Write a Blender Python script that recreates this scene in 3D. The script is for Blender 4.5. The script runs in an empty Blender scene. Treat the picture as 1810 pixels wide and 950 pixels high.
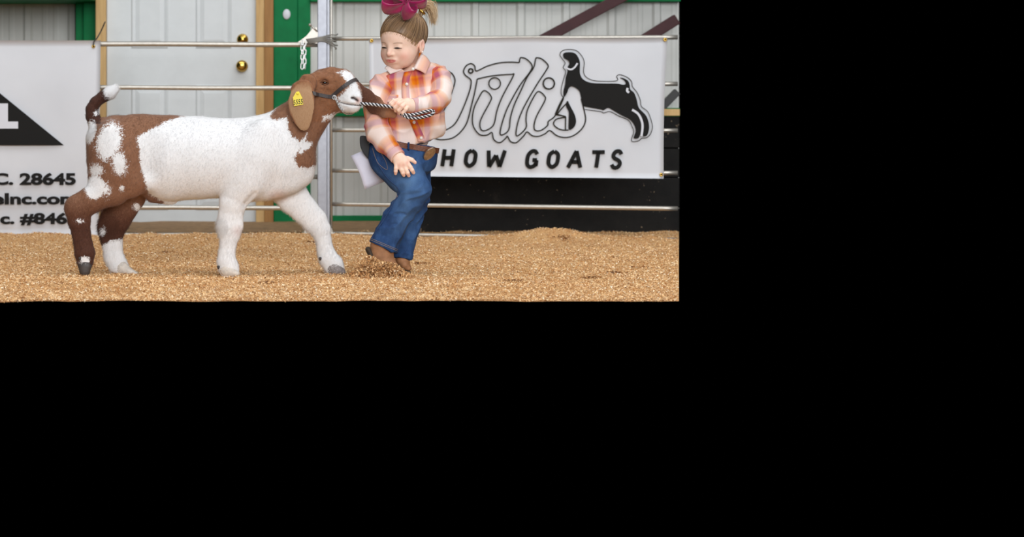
import bpy, bmesh, math, random
import numpy as np
from mathutils import Vector, Matrix, noise as mnoise

random.seed(7)
RNG = np.random.default_rng(7)
C = bpy.context.scene.collection
SC = bpy.context.scene

# ---------------------------------------------------------------- camera
# level telephoto camera, 0.51 m above the arena floor, subjects 7 m away
FPX = 3640.0          # focal length in pixels of the 1810 px wide frame
CAMY = -7.0
CAMZ = 0.51
PPX, PPY = 600.0, 221.0
cam = bpy.data.cameras.new('camera')
cam.sensor_fit = 'HORIZONTAL'
cam.sensor_width = 36.0
cam.lens = FPX * 36.0 / 1810.0
cam.shift_x = (905.0 - PPX) / 1810.0
cam.shift_y = (PPY - 475.0) / 1810.0
cam.clip_end = 100
cam.dof.use_dof = True
cam.dof.focus_distance = 6.97
cam.dof.aperture_fstop = 4.4
camo = bpy.data.objects.new('camera', cam)
C.objects.link(camo)
camo.location = (0, CAMY, CAMZ)
camo.rotation_euler = (math.pi / 2, 0, 0)
SC.camera = camo

# ---------------------------------------------------------------- world, lights, exposure
w = bpy.data.worlds.new('world'); SC.world = w
w.use_nodes = True
w.node_tree.nodes['Background'].inputs[0].default_value = (0, 0, 0, 1)
w.node_tree.nodes['Background'].inputs[1].default_value = 0.0

def area(name, loc, target, sx, sy, power, col=(1, 1, 1)):
    l = bpy.data.lights.new(name, 'AREA')
    l.shape = 'RECTANGLE'; l.size = sx; l.size_y = sy
    l.energy = power; l.color = col
    o = bpy.data.objects.new(name, l); C.objects.link(o)
    o.location = loc
    d = Vector(target) - Vector(loc)
    o.rotation_euler = d.to_track_quat('-Z', 'Y').to_euler()
    return o
# added area lights, sources unseen: front fill behind camera, top fill over the ring
area('front_fill', (2.5, -13.5, 4.2), (0, 0.5, 0.3), 13, 6, 1800, (0.97, 0.985, 1.0))
area('top_fill', (0.3, -1.2, 6.2), (0.2, 0.2, 0), 9, 5, 390, (0.98, 0.99, 1.0))
SC.view_settings.view_transform = 'Standard'
SC.view_settings.look = 'None'
SC.view_settings.gamma = 1
SC.view_settings.use_curve_mapping = False
SC.view_settings.exposure = 0.0

# ---------------------------------------------------------------- helpers
def P(px, py, y=0.0):
    """world point at depth y for a place measured in the photograph"""
    s = FPX / (y - CAMY)
    return Vector(((px - PPX) / s, y, CAMZ - (py - PPY) / s))
def S(y=0.0):
    return (y - CAMY) / FPX      # metres per pixel at that depth
def XR(y):
    return (1200 - PPX) * S(y)   # where the built stretch of the hall ends on the right

def srgb(r, g, b):
    f = lambda c: (c / 255 / 12.92) if c / 255 <= 0.04045 else ((c / 255 + 0.055) / 1.055) ** 2.4
    return (f(r), f(g), f(b), 1.0)

class NT:
    """tiny node-graph helper"""
    def __init__(self, name):
        self.m = bpy.data.materials.new(name); self.m.use_nodes = True
        self.t = self.m.node_tree
        self.b = self.t.nodes['Principled BSDF']
    def n(self, typ, **kw):
        nd = self.t.nodes.new(typ)
        for k, v in kw.items():
            if k.startswith('i_'):
                key = k[2:].replace('_', ' ')
                nd.inputs[key].default_value = v
            else:
                setattr(nd, k, v)
        return nd
    def l(self, a, b): self.t.links.new(a, b)
    def ramp(self, fac, stops, interp='LINEAR'):
        r = self.n('ShaderNodeValToRGB'); r.color_ramp.interpolation = interp
        e = r.color_ramp.elements
        while len(e) < len(stops): e.new(0.5)
        for i, (p, c) in enumerate(stops):
            e[i].position = p; e[i].color = c
        self.l(fac, r.inputs[0]); return r.outputs[0]
    def noise(self, scale, detail=3, rough=0.55, vec=None, dist=0.0):
        nd = self.n('ShaderNodeTexNoise'); nd.inputs['Scale'].default_value = scale
        nd.inputs['Detail'].default_value = detail; nd.inputs['Roughness'].default_value = rough
        nd.inputs['Distortion'].default_value = dist
        if vec is not None: self.l(vec, nd.inputs['Vector'])
        return nd.outputs['Fac']
    def coord(self, which='Object', scale=None):
        tc = self.n('ShaderNodeTexCoord'); o = tc.outputs[which]
        if scale:
            mp = self.n('ShaderNodeMapping'); mp.inputs['Scale'].default_value = scale
            self.l(o, mp.inputs['Vector']); o = mp.outputs[0]
        return o
    def attr(self, name):
        a = self.n('ShaderNodeAttribute'); a.attribute_name = name; return a
    def mix(self, fac, a, b, mode='MIX'):
        mx = self.n('ShaderNodeMix'); mx.data_type = 'RGBA'; mx.blend_type = mode
        for v, s in ((fac, mx.inputs[0]), (a, mx.inputs[6]), (b, mx.inputs[7])):
            if hasattr(v, 'links'): self.l(v, s)
            elif isinstance(v, (int, float)): s.default_value = v
            else: s.default_value = v
        return mx.outputs[2]
    def math(self, op, a, b=0.0, clamp=False):
        mt = self.n('ShaderNodeMath'); mt.operation = op; mt.use_clamp = clamp
        for v, s in ((a, mt.inputs[0]), (b, mt.inputs[1])):
            if hasattr(v, 'links'): self.l(v, s)
            else: s.default_value = v
        return mt.outputs[0]
    def bump(self, h, strength=0.3, dist=0.01):
        bp = self.n('ShaderNodeBump'); bp.inputs['Strength'].default_value = strength
        bp.inputs['Distance'].default_value = dist
        self.l(h, bp.inputs['Height']); self.l(bp.outputs[0], self.b.inputs['Normal'])
    def col(self, c):
        if hasattr(c, 'links'): self.l(c, self.b.inputs['Base Color'])
        else: self.b.inputs['Base Color'].default_value = c
    def set(self, **kw):
        for k, v in kw.items():
            self.b.inputs[k.replace('_', ' ')].default_value = v
        return self

def simple(name, c, rough=0.6, metal=0.0, nscale=None, namp=0.12, bump=0.0, bscale=None, spec=None, sheen=0.0, stretch=None):
    g = NT(name)
    co = g.coord('Object', stretch)
    if nscale:
        f = g.noise(nscale, 4, 0.6, co)
        d = tuple(max(0, x * (1 - namp)) for x in c[:3]) + (1,)
        h = tuple(min(1, x * (1 + namp)) for x in c[:3]) + (1,)
        g.col(g.ramp(f, [(0.3, d), (0.7, h)]))
    else:
        g.col(c)
    g.set(Roughness=rough, Metallic=metal)
    if spec is not None: g.b.inputs['Specular IOR Level'].default_value = spec
    if sheen: g.b.inputs['Sheen Weight'].default_value = sheen
    if bump:
        g.bump(g.noise(bscale or nscale, 3, 0.6, co), bump, 0.004)
    return g.m

def link(o, parent=None):
    C.objects.link(o)
    if parent is not None: o.parent = parent
    return o
def mesh_obj(name, verts, faces, mat, parent=None, smooth=False):
    me = bpy.data.meshes.new(name)
    me.from_pydata([tuple(v) for v in verts], [], [tuple(f) for f in faces])
    if mat is not None: me.materials.append(mat)
    if smooth: me.polygons.foreach_set('use_smooth', [True] * len(me.polygons))
    me.update()
    return link(bpy.data.objects.new(name, me), parent)
def np_mesh(name, V, Q, mat, parent=None, smooth=True, attrs=None):
    """V (n,3) float, Q (m,k) int"""
    V = np.ascontiguousarray(V, np.float32); Q = np.ascontiguousarray(Q, np.int32)
    me = bpy.data.meshes.new(name)
    me.vertices.add(len(V)); me.vertices.foreach_set('co', V.ravel())
    k = Q.shape[1]
    me.loops.add(Q.size); me.loops.foreach_set('vertex_index', Q.ravel())
    me.polygons.add(len(Q))
    me.polygons.foreach_set('loop_start', np.arange(0, Q.size, k, dtype=np.int32))
    me.polygons.foreach_set('loop_total', np.full(len(Q), k, np.int32))
    me.update(calc_edges=True)
    if smooth: me.polygons.foreach_set('use_smooth', np.ones(len(Q), bool))
    if attrs:
        for an, av in attrs.items():
            av = np.asarray(av, np.float32)
            if av.ndim == 1:
                a = me.attributes.new(an, 'FLOAT', 'POINT'); a.data.foreach_set('value', av)
            else:
                a = me.attributes.new(an, 'FLOAT_VECTOR', 'POINT'); a.data.foreach_set('vector', np.ascontiguousarray(av).ravel())
    me.validate()
    if mat is not None: me.materials.append(mat)
    return link(bpy.data.objects.new(name, me), parent)
def bm_obj(name, bm, mat, parent=None, smooth=False):
    me = bpy.data.meshes.new(name); bm.normal_update(); bm.to_mesh(me); bm.free()
    if mat is not None: me.materials.append(mat)
    if smooth: me.polygons.foreach_set('use_smooth', [True] * len(me.polygons))
    return link(bpy.data.objects.new(name, me), parent)
def box_bm(bm, lo, hi, bevel=0.0):
    r = bmesh.ops.create_cube(bm, size=1.0)
    c = [(a + b) / 2 for a, b in zip(lo, hi)]; s = [abs(b - a) for a, b in zip(lo, hi)]
    for v in r['verts']:
        v.co = Vector((v.co.x * s[0] + c[0], v.co.y * s[1] + c[1], v.co.z * s[2] + c[2]))
    if bevel:
        es = list({e for v in r['verts'] for e in v.link_edges})
        bmesh.ops.bevel(bm, geom=es, offset=bevel, segments=2, profile=0.6, affect='EDGES')
def box(name, lo, hi, mat, parent=None, bevel=0.0):
    bm = bmesh.new(); box_bm(bm, lo, hi, bevel); return bm_obj(name, bm, mat, parent)
def beam(name, a, b, w_, d_, mat, parent=None, up=(0, 1, 0), bevel=0.0):
    """box along a->b, width w_ perpendicular, depth d_ along up"""
    a = Vector(a); b = Vector(b); t = (b - a).normalized(); u = Vector(up); u = (u - t * u.dot(t)).normalized(); s = t.cross(u)
    bm = bmesh.new(); L = (b - a).length
    box_bm(bm, (-L / 2, -w_ / 2, -d_ / 2), (L / 2, w_ / 2, d_ / 2), bevel)
    M = Matrix((t, s, u)).transposed().to_4x4(); M.translation = (a + b) / 2
    bm.transform(M); return bm_obj(name, bm, mat, parent)
def tube_vf(pts, rad, n=12, closed=False, cap=True, flat=1.0, flatdir=None):
    pts = [Vector(p) for p in pts]; m = len(pts)
    rad = rad if isinstance(rad, (list, tuple, np.ndarray)) else [rad] * m
    V, Fc = [], []
    prev = None
    for i, p in enumerate(pts):
        if closed: t = pts[(i + 1) % m] - pts[i - 1]
        else: t = pts[min(i + 1, m - 1)] - pts[max(i - 1, 0)]
        t.normalize()
        if flatdir is not None:
            u = Vector(flatdir); u = (u - t * u.dot(t)).normalized()
        elif prev is None:
            u = Vector((0, 0, 1)) if abs(t.z) < 0.9 else Vector((1, 0, 0))
            u = (u - t * u.dot(t)).normalized()
        else:
            u = (prev - t * prev.dot(t)).normalized()
        prev = u; s = t.cross(u)
        for k in range(n):
            a = 2 * math.pi * k / n
            V.append(p + u * (math.cos(a) * rad[i] * flat) + s * (math.sin(a) * rad[i]))
    seg = m if closed else m - 1
    for i in range(seg):
        j = (i + 1) % m
        for k in range(n):
            k2 = (k + 1) % n
            Fc.append((i * n + k, i * n + k2, j * n + k2, j * n + k))
    if cap and not closed:
        Fc.append(tuple(range(n))[::-1]); Fc.append(tuple((m - 1) * n + k for k in range(n)))
    return V, Fc
def tube(name, pts, rad, mat, parent=None, n=12, **kw):
    V, Fc = tube_vf(pts, rad, n, **kw); return mesh_obj(name, V, Fc, mat, parent, True)
class Acc:
    """collects pieces of ONE part"""
    def __init__(self): self.V = []; self.F = []
    def add(self, vf):
        k = len(self.V); self.V += list(vf[0]); self.F += [tuple(i + k for i in f) for f in vf[1]]
    def obj(self, name, mat, parent=None, smooth=True): return mesh_obj(name, self.V, self.F, mat, parent, smooth)
def spline(pts, n=8, closed=False):
    """Catmull-Rom through points (any dimension)"""
    p = [np.array(q, float) for q in pts]; m = len(p); out = []
    rng = range(m) if closed else range(m - 1)
    for i in rng:
        g = (lambda k: p[k % m]) if closed else (lambda k: p[min(max(k, 0), m - 1)])
        p0, p1, p2, p3 = g(i - 1), g(i), g(i + 1), g(i + 2)
        for k in range(n):
            t = k / n
            out.append(0.5 * (2 * p1 + (p2 - p0) * t + (2 * p0 - 5 * p1 + 4 * p2 - p3) * t * t + (3 * p1 - p0 - 3 * p2 + p3) * t ** 3))
    if not closed: out.append(p[-1])
    return out
def lathe_vf(profile, n=20, M=None):
    """profile [(r,z)] about z"""
    V, Fc = [], []
    for r, z in profile:
        for k in range(n):
            a = 2 * math.pi * k / n; v = Vector((r * math.cos(a), r * math.sin(a), z)); V.append(M @ v if M else v)
    m = len(profile)
    for i in range(m - 1):
        for k in range(n):
            k2 = (k + 1) % n; Fc.append((i * n + k, i * n + k2, (i + 1) * n + k2, (i + 1) * n + k))
    Fc.append(tuple(range(n))[::-1]); Fc.append(tuple((m - 1) * n + k for k in range(n)))
    return V, Fc
def thing(name, label, cat, loc=(0, 0, 0), group=None):
    o = bpy.data.objects.new(name, None); C.objects.link(o); o.empty_display_size = 0.05
    o.location = loc
    return tag(o, label, cat, group)
def tag(o, label, cat, group=None):
    o['label'] = label; o['category'] = cat
    if group: o['group'] = group
    return o
def struct(o, label=None, cat=None):
    o['kind'] = 'structure'
    if label: o['label'] = label
    if cat: o['category'] = cat
    return o
def settle(root):
    """keep children's world places when the root Empty stands at the thing's base"""
    bpy.context.view_layer.update()
    inv = Matrix.Translation(root.location).inverted()
    for ch in root.children: ch.matrix_parent_inverse = inv

# ---------------------------------------------------------------- implicit-surface modeller (smooth blends -> one continuous skin)
class Field:
    def __init__(self, lo, hi, h):
        self.lo = np.array(lo, float); self.h = h
        self.n = np.ceil((np.array(hi) - self.lo) / h).astype(int) + 1
        self.d = np.full(tuple(self.n), 0.5, np.float32)
    def _sub(self, lo, hi):
        a = np.clip(np.floor((np.array(lo) - self.lo) / self.h).astype(int), 0, self.n - 1)
        b = np.clip(np.ceil((np.array(hi) - self.lo) / self.h).astype(int) + 1, 1, self.n)
        if np.any(b <= a): return None, None
        sl = tuple(slice(i, j) for i, j in zip(a, b))
        ax = [self.lo[i] + self.h * np.arange(a[i], b[i]) for i in range(3)]
        X = np.stack(np.meshgrid(*ax, indexing='ij'), -1).astype(np.float32)
        return sl, X
    def _mix(self, sl, e, k, op):
        d = self.d[sl]
        if op == 'add':
            if k > 0:
                t = np.clip(0.5 + 0.5 * (d - e) / k, 0, 1); r = d * (1 - t) + e * t - k * t * (1 - t)
            else: r = np.minimum(d, e)
        else:
            e = -e
            if k > 0:
                t = np.clip(0.5 - 0.5 * (d - e) / k, 0, 1); r = d * (1 - t) + e * t + k * t * (1 - t)
            else: r = np.maximum(d, e)
        self.d[sl] = r
    def chain(self, pts, rad, side=(0, 1, 0), k=0.02, op='add'):
        """tapered elliptical limb through pts; rad = [(in-plane radius, radius along side)] or plain radii"""
        pts = [np.array(p, float) for p in pts]
        rad = [np.array((r, r) if np.isscalar(r) else r, float) for r in rad]
        M = max(r.max() for r in rad) + k + 4 * self.h
        lo = np.clip(np.floor((np.min(pts, 0) - M - self.lo) / self.h).astype(int), 0, self.n - 1)
        hi = np.clip(np.ceil((np.max(pts, 0) + M - self.lo) / self.h).astype(int) + 1, 1, self.n)
        if np.any(hi <= lo): return self
        tmp = np.full(tuple(hi - lo), 0.5, np.float32)
        s = np.array(side, float); s = s / np.linalg.norm(s)
        for i in range(len(pts) - 1):
            a, b = pts[i], pts[i + 1]; ra, rb = rad[i], rad[i + 1]
            m = max(ra.max(), rb.max()) + k + 4 * self.h
            sl, X = self._sub(np.minimum(a, b) - m, np.maximum(a, b) + m)
            if sl is None: continue
            ab = b - a; L2 = max(ab @ ab, 1e-12)
            t = np.clip(((X - a) @ ab) / L2, 0, 1)
            D = X - (a + t[..., None] * ab)
            r1 = ra[0] + (rb[0] - ra[0]) * t; r2 = ra[1] + (rb[1] - ra[1]) * t
            ds = D @ s; dp2 = np.maximum((D * D).sum(-1) - ds * ds, 0)
            q = np.sqrt(dp2 / (r1 * r1) + ds * ds / (r2 * r2))
            e = (q - 1) * np.minimum(r1, r2)
            ts = tuple(slice(c.start - o, c.stop - o) for c, o in zip(sl, lo))
            kk = min(0.004, k); d = tmp[ts]
            t = np.clip(0.5 + 0.5 * (d - e) / kk, 0, 1) if kk > 0 else (e < d)
            tmp[ts] = d * (1 - t) + e * t - kk * t * (1 - t)
        self._mix(tuple(slice(i, j) for i, j in zip(lo, hi)), tmp, k, op)
        return self
    def ell(self, c, r, R=None, k=0.015, op='add'):
        c = np.array(c, float); r = np.array(r if not np.isscalar(r) else (r, r, r), float)
        m = r.max() + k + 4 * self.h
        sl, X = self._sub(c - m, c + m)
        if sl is None: return self
        D = X - c
        if R is not None: D = D @ np.array(R)          # columns of R are the ellipsoid's axes
        q = np.sqrt(((D / r) ** 2).sum(-1))
        g = np.sqrt(((D / (r * r)) ** 2).sum(-1)) + 1e-9
        e = np.where(q > 0.3, q * (q - 1) / g, (q - 1) * r.min())
        self._mix(sl, e.astype(np.float32), k, op); return self
    def plane(self, p, n, k=0.004):
        """keep the side the normal points away from"""
        ax = [self.lo[i] + self.h * np.arange(self.n[i]) for i in range(3)]
        n = np.array(n, float); n /= np.linalg.norm(n)
        e = ((ax[0] - p[0]) * n[0])[:, None, None] + ((ax[1] - p[1]) * n[1])[None, :, None] + ((ax[2] - p[2]) * n[2])[None, None, :]
        sl = (slice(None),) * 3
        self._mix(sl, (-e).astype(np.float32), k, 'sub'); return self
    def mesh(self, smooth=2):
        d = self.d.copy()
        d[0], d[-1] = 0.5, 0.5; d[:, 0], d[:, -1] = 0.5, 0.5; d[:, :, 0], d[:, :, -1] = 0.5, 0.5
        ins = d < 0
        cnt = np.zeros(tuple(np.array(d.shape) - 1), np.int8)
        for i in (0, 1):
            for j in (0, 1):
                for k in (0, 1):
                    cnt += ins[i:ins.shape[0] - 1 + i, j:ins.shape[1] - 1 + j, k:ins.shape[2] - 1 + k]
        act = np.argwhere((cnt > 0) & (cnt < 8))
        idx = -np.ones(cnt.shape, np.int32); idx[tuple(act.T)] = np.arange(len(act))
        acc = np.zeros((len(act), 3)); num = np.zeros(len(act))
        cor = [(i, j, k) for i in (0, 1) for j in (0, 1) for k in (0, 1)]
        for a in cor:
            for ax in range(3):
                if a[ax]: continue
                b = list(a); b[ax] = 1
                A = act + a; B = act + b
                da = d[tuple(A.T)]; db = d[tuple(B.T)]
                cr = (da < 0) != (db < 0)
                t = np.where(cr, da / np.where(cr, da - db, 1), 0)
                p = np.tile(np.array(a, float), (len(act), 1)); p[:, ax] += t
                acc[cr] += p[cr]; num[cr] += 1
        V = self.lo + self.h * (act + acc / np.maximum(num, 1)[:, None])
        Q = []
        for ax in range(3):
            o1, o2 = [x for x in range(3) if x != ax]
            sa = [slice(1, -1)] * 3; sa[ax] = slice(0, -1); sb = [slice(1, -1)] * 3; sb[ax] = slice(1, None)
            a = ins[tuple(sa)]; b = ins[tuple(sb)]
            for flip in (False, True):
                e = np.argwhere(a & ~b) if not flip else np.argwhere(~a & b)
                if not len(e): continue
                base = e.copy(); base[:, o1] += 1; base[:, o2] += 1
                def at(u, v):
                    c = base.copy(); c[:, o1] += u; c[:, o2] += v; return idx[tuple(c.T)]
                q = np.stack([at(-1, -1), at(0, -1), at(0, 0), at(-1, 0)], 1)
                pos = (ax != 1)
                if flip == pos: q = q[:, ::-1]
                Q.append(q)
        Q = np.concatenate(Q); Q = Q[(Q >= 0).all(1)]
        E = np.concatenate([Q[:, [0, 1]], Q[:, [1, 2]], Q[:, [2, 3]], Q[:, [3, 0]]])
        for _ in range(smooth):
            s = np.zeros_like(V); n = np.zeros(len(V))
            for u, v in ((0, 1), (1, 0)):
                for c in range(3): s[:, c] += np.bincount(E[:, u], V[E[:, v], c], len(V))
                n += np.bincount(E[:, u], minlength=len(V))
            V = V * 0.5 + 0.5 * s / np.maximum(n, 1)[:, None]
        return V, Q
def normals(V, Q):
    fn = np.cross(V[Q[:, 2]] - V[Q[:, 0]], V[Q[:, 3]] - V[Q[:, 1]])
    N = np.zeros_like(V)
    for k in range(4):
        for c in range(3): N[:, c] += np.bincount(Q[:, k], fn[:, c], len(V))
    return N / (np.linalg.norm(N, axis=1)[:, None] + 1e-12)
def vnoise(V, scale, seed=0.0):
    return np.array([mnoise.noise(Vector((v[0] * scale + seed, v[1] * scale - seed, v[2] * scale + 2 * seed))) for v in V])
def px_of(V):
    """image-like side-view coordinates of world vertices at their own depth"""
    s = FPX / (V[:, 1] - CAMY)
    return PPX + V[:, 0] * s, PPY + (CAMZ - V[:, 2]) * s
def poly_sd(x, y, poly):
    """signed distance (negative inside) to a polygon"""
    poly = np.array(poly, float); d = np.full(x.shape, 1e9); ins = np.zeros(x.shape, bool)
    for (x0, y0), (x1, y1) in zip(poly, np.roll(poly, -1, 0)):
        ex, ey = x1 - x0, y1 - y0
        t = np.clip(((x - x0) * ex + (y - y0) * ey) / (ex * ex + ey * ey + 1e-12), 0, 1)
        d = np.minimum(d, np.hypot(x - x0 - t * ex, y - y0 - t * ey))
        cond = ((y0 > y) != (y1 > y)) & (x < ex * (y - y0) / (ey if ey else 1e-12) + x0)
        ins ^= cond
    return np.where(ins, -d, d)
def ell_sd(x, y, cx, cy, rx, ry, rot=0):
    c, s = math.cos(rot), math.sin(rot); u = (x - cx) * c + (y - cy) * s; v = -(x - cx) * s + (y - cy) * c
    q = np.sqrt((u / rx) ** 2 + (v / ry) ** 2); return (q - 1) * min(rx, ry)
def append_mesh(parts):
    V = []; Q = []; o = 0
    for v, q in parts: V.append(v); Q.append(q + o); o += len(v)
    return np.concatenate(V), np.concatenate(Q)
# ================================================================ materials of the setting
def metal_mat(name, c, rough, namp=0.15):
    g = NT(name); co = g.coord('Object')
    f = g.noise(45, 4, 0.6, co); d = tuple(x * (1 - namp) for x in c[:3]) + (1,)
    g.col(g.ramp(f, [(0.3, d), (0.7, c)])); g.set(Metallic=0.75, Roughness=rough)
    g.bump(g.noise(160, 2, 0.5, co), 0.08, 0.002); return g.m
M_galv = metal_mat('galvanised_tube', srgb(196, 191, 182), 0.4)
M_post = metal_mat('aluminium_post', srgb(168, 171, 180), 0.45)
M_chain = metal_mat('zinc_chain', srgb(215, 215, 215), 0.3)
M_brass = simple('polished_brass', srgb(214, 178, 92), 0.22, 1.0)
M_siding = simple('white_painted_siding', srgb(198, 199, 195), 0.5, 0.0, 9, 0.03)
M_door = simple('white_painted_door', srgb(205, 210, 212), 0.45, 0.0, 14, 0.03)
M_green = simple('green_painted_steel', srgb(0, 112, 62), 0.6, 0.0, 12, 0.14, spec=0.2)
M_maroon = simple('maroon_primed_steel', srgb(64, 32, 35), 0.55, 0.0, 20, 0.12, spec=0.25)
M_black_board = None
def black_mat():
    g = NT('black_rubber_board'); co = g.coord('Object')
    f = g.noise(9, 5, 0.65, co); f2 = g.noise(70, 2, 0.5, co)
    base = g.ramp(f, [(0.3, srgb(14, 14, 14)), (0.62, srgb(25, 24, 23)), (0.85, srgb(58, 52, 46))])
    g.col(g.mix(g.math('MULTIPLY', g.math('GREATER_THAN', f2, 0.735), 0.55), base, srgb(150, 132, 108)))
    g.set(Roughness=0.75); g.b.inputs['Specular IOR Level'].default_value = 0.2; g.bump(f2, 0.1, 0.003); return g.m
M_black_board = black_mat()
def wood_mat(name, c0, c1, axis_scale=(14, 14, 1.2)):
    g = NT(name); co = g.coord('Object', axis_scale)
    f = g.noise(3.0, 5, 0.6, co, 0.8)
    g.col(g.ramp(f, [(0.25, c0), (0.75, c1)])); g.set(Roughness=0.65); g.bump(f, 0.15, 0.003); return g.m
M_pine = wood_mat('bare_pine', srgb(184, 146, 92), srgb(214, 180, 124))
M_pine_dark = wood_mat('darker_pine', srgb(140, 98, 50), srgb(168, 122, 66))  # pine in a darker brown
M_sill = wood_mat('shaded_brown_sill', srgb(120, 92, 62), srgb(156, 124, 88), (1.2, 14, 14))  # sill brown also holds the shade along the wall foot
M_vinyl = None
def vinyl_mat():
    g = NT('white_banner_vinyl'); co = g.coord('Object')
    g.col(g.ramp(g.noise(3, 3, 0.5, co), [(0.3, srgb(203, 206, 212)), (0.7, srgb(211, 214, 220))]))
    g.set(Roughness=0.42); g.bump(g.noise(6, 3, 0.5, co), 0.12, 0.02); return g.m
M_vinyl = vinyl_mat()
M_print = simple('black_print', srgb(17, 16, 15), 0.6, spec=0.2)
M_print_line = simple('dark_print_line', srgb(36, 33, 24), 0.6, spec=0.2)
M_print_white = simple('white_print', srgb(210, 212, 220), 0.45)

# ================================================================ ground of wood shavings
_lat = {}
def lattice(x, y, cell, seed):
    key = (cell, seed)
    if key not in _lat: _lat[key] = np.random.default_rng(seed).uniform(-1, 1, (400, 400))
    g = _lat[key]; u = x / cell + 150.3; v = y / cell + 150.7
    i = np.floor(u).astype(int) % 399; j = np.floor(v).astype(int) % 399; fu = u - np.floor(u); fv = v - np.floor(v)
    fu = fu * fu * (3 - 2 * fu); fv = fv * fv * (3 - 2 * fv)
    return (g[i, j] * (1 - fu) + g[i + 1, j] * fu) * (1 - fv) + (g[i, j + 1] * (1 - fu) + g[i + 1, j + 1] * fu) * fv
Y_FRONT = FPX * CAMZ / (533 - PPY) + CAMY       # the floor is built from here to the hall wall
Y_WALL = 3.40
def gh(x, y):
    x = np.asarray(x, float); y = np.asarray(y, float)
    z = 0.010 * lattice(x, y, 0.31, 1) + 0.007 * lattice(x, y, 0.12, 2) + 0.0035 * lattice(x, y, 0.045, 3)
    z = z * np.clip((y - Y_FRONT) / 0.35, 0.25, 1) * np.clip(np.abs(y) / 0.35, 0.35, 1)
    # drift of shavings against the fence on the right, and a low one all along
    z = z + 0.052 * np.exp(-((x - 0.925) / 0.19) ** 2 - ((y - 2.02) / 0.17) ** 2)
    z = z + 0.012 * np.exp(-((y - 2.15) / 0.22) ** 2)
    return z
def shavings_mat():
    g = NT('wood_shavings_ground'); co = g.coord('Object')
    f1 = g.noise(150, 4, 0.7, co, 0.6); f2 = g.noise(5, 4, 0.6, co)
    a = g.ramp(f1, [(0.3, srgb(184, 134, 84)), (0.5, srgb(226, 182, 126)), (0.7, srgb(246, 212, 162))])
    b = g.ramp(f2, [(0.35, srgb(222, 186, 146)), (0.65, srgb(255, 246, 226))])
    g.col(g.mix(0.45, a, b, 'MULTIPLY')); g.set(Roughness=0.9)
    g.bump(f1, 0.8, 0.006); return g.m
M_ground = shavings_mat()
nu, nv = 360, 420
vv = np.linspace(0, 1, nv); ys = Y_FRONT + (Y_WALL - Y_FRONT) * vv
uu = np.linspace(0, 1, nu)
xl = -(1000) * (ys + 7) / FPX; xr = (1200 - PPX) * (ys + 7) / FPX
GX = xl[:, None] + (xr - xl)[:, None] * uu[None]; GY = np.repeat(ys[:, None], nu, 1)
GZ = gh(GX, GY)
idx = np.arange(nu * nv).reshape(nv, nu)
Qg = np.stack([idx[:-1, :-1], idx[:-1, 1:], idx[1:, 1:], idx[1:, :-1]], -1).reshape(-1, 4)
floor = np_mesh('floor', np.stack([GX, GY, GZ], -1).reshape(-1, 3), Qg, M_ground)
struct(floor, 'tan wood shavings covering the show ring floor', 'floor')

def chip_mat():
    g = NT('wood_shaving_flakes'); a = g.attr('tone').outputs['Fac']
    g.col(g.ramp(a, [(0.0, srgb(110, 72, 42)), (0.18, srgb(190, 140, 88)), (0.5, srgb(228, 183, 128)), (0.8, srgb(247, 212, 162)), (1.0, srgb(252, 236, 206))]))
    g.set(Roughness=0.8); return g.m
M_chip = chip_mat()
def flakes(name, x, y, z, parent, lmin=0.003, lmax=0.0095, tilt=0.5, seed=3, tone=None):
    r = np.random.default_rng(seed); n = len(x)
    L = r.uniform(lmin, lmax, n) * 0.5; W = L * r.uniform(0.2, 0.6, n)
    yaw = r.uniform(0, 2 * np.pi, n); p = r.normal(0, tilt, n); q = r.normal(0, tilt, n)
    t = np.stack([np.cos(yaw) * np.cos(p), np.sin(yaw) * np.cos(p), np.sin(p)], 1)
    s = np.stack([-np.sin(yaw), np.cos(yaw), np.zeros(n)], 1)
    nn = np.cross(t, s); s = s * np.cos(q)[:, None] + nn * np.sin(q)[:, None]; nn = np.cross(t, s)
    c = np.stack([x, y, z], 1); bend = nn * (L * r.uniform(-0.5, 0.5, n))[:, None]
    tw = s * W[:, None]; tl = t * L[:, None]
    V = np.stack([c - tl - tw, c - tl + tw, c + bend + tw, c + bend - tw, c + tl + tw * 0.7, c + tl - tw * 0.7], 1).reshape(-1, 3)
    b = np.arange(n)[:, None] * 6
    Q = np.concatenate([b + [0, 3, 2, 1], b + [3, 5, 4, 2]])
    tn = np.clip(r.normal(0.58, 0.24, n), 0, 1) if tone is None else tone
    o = np_mesh(name, V, Q, M_chip, parent, False, {'tone': np.repeat(tn, 6)})
    return o
def scatter(n, seed):
    r = np.random.default_rng(seed)
    # even scatter over the floor, a little denser where the ring was trodden near the front
    v = r.uniform(0, 1, n) ** 1.35; y = (Y_FRONT + 0.006) + (2.9 - Y_FRONT) * v
    u = r.uniform(0.001, 0.9985, n); a = -(760) * (y + 7) / FPX; b = (1200 - PPX) * (y + 7) / FPX
    return a + (b - a) * u, y, r
fx, fy, r_ = scatter(210000, 11)
fo = flakes('shavings', fx, fy, gh(fx, fy) + r_.uniform(0.0, 0.005, len(fx)), floor, tilt=0.38, seed=5)
fo['kind'] = 'stuff'
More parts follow.
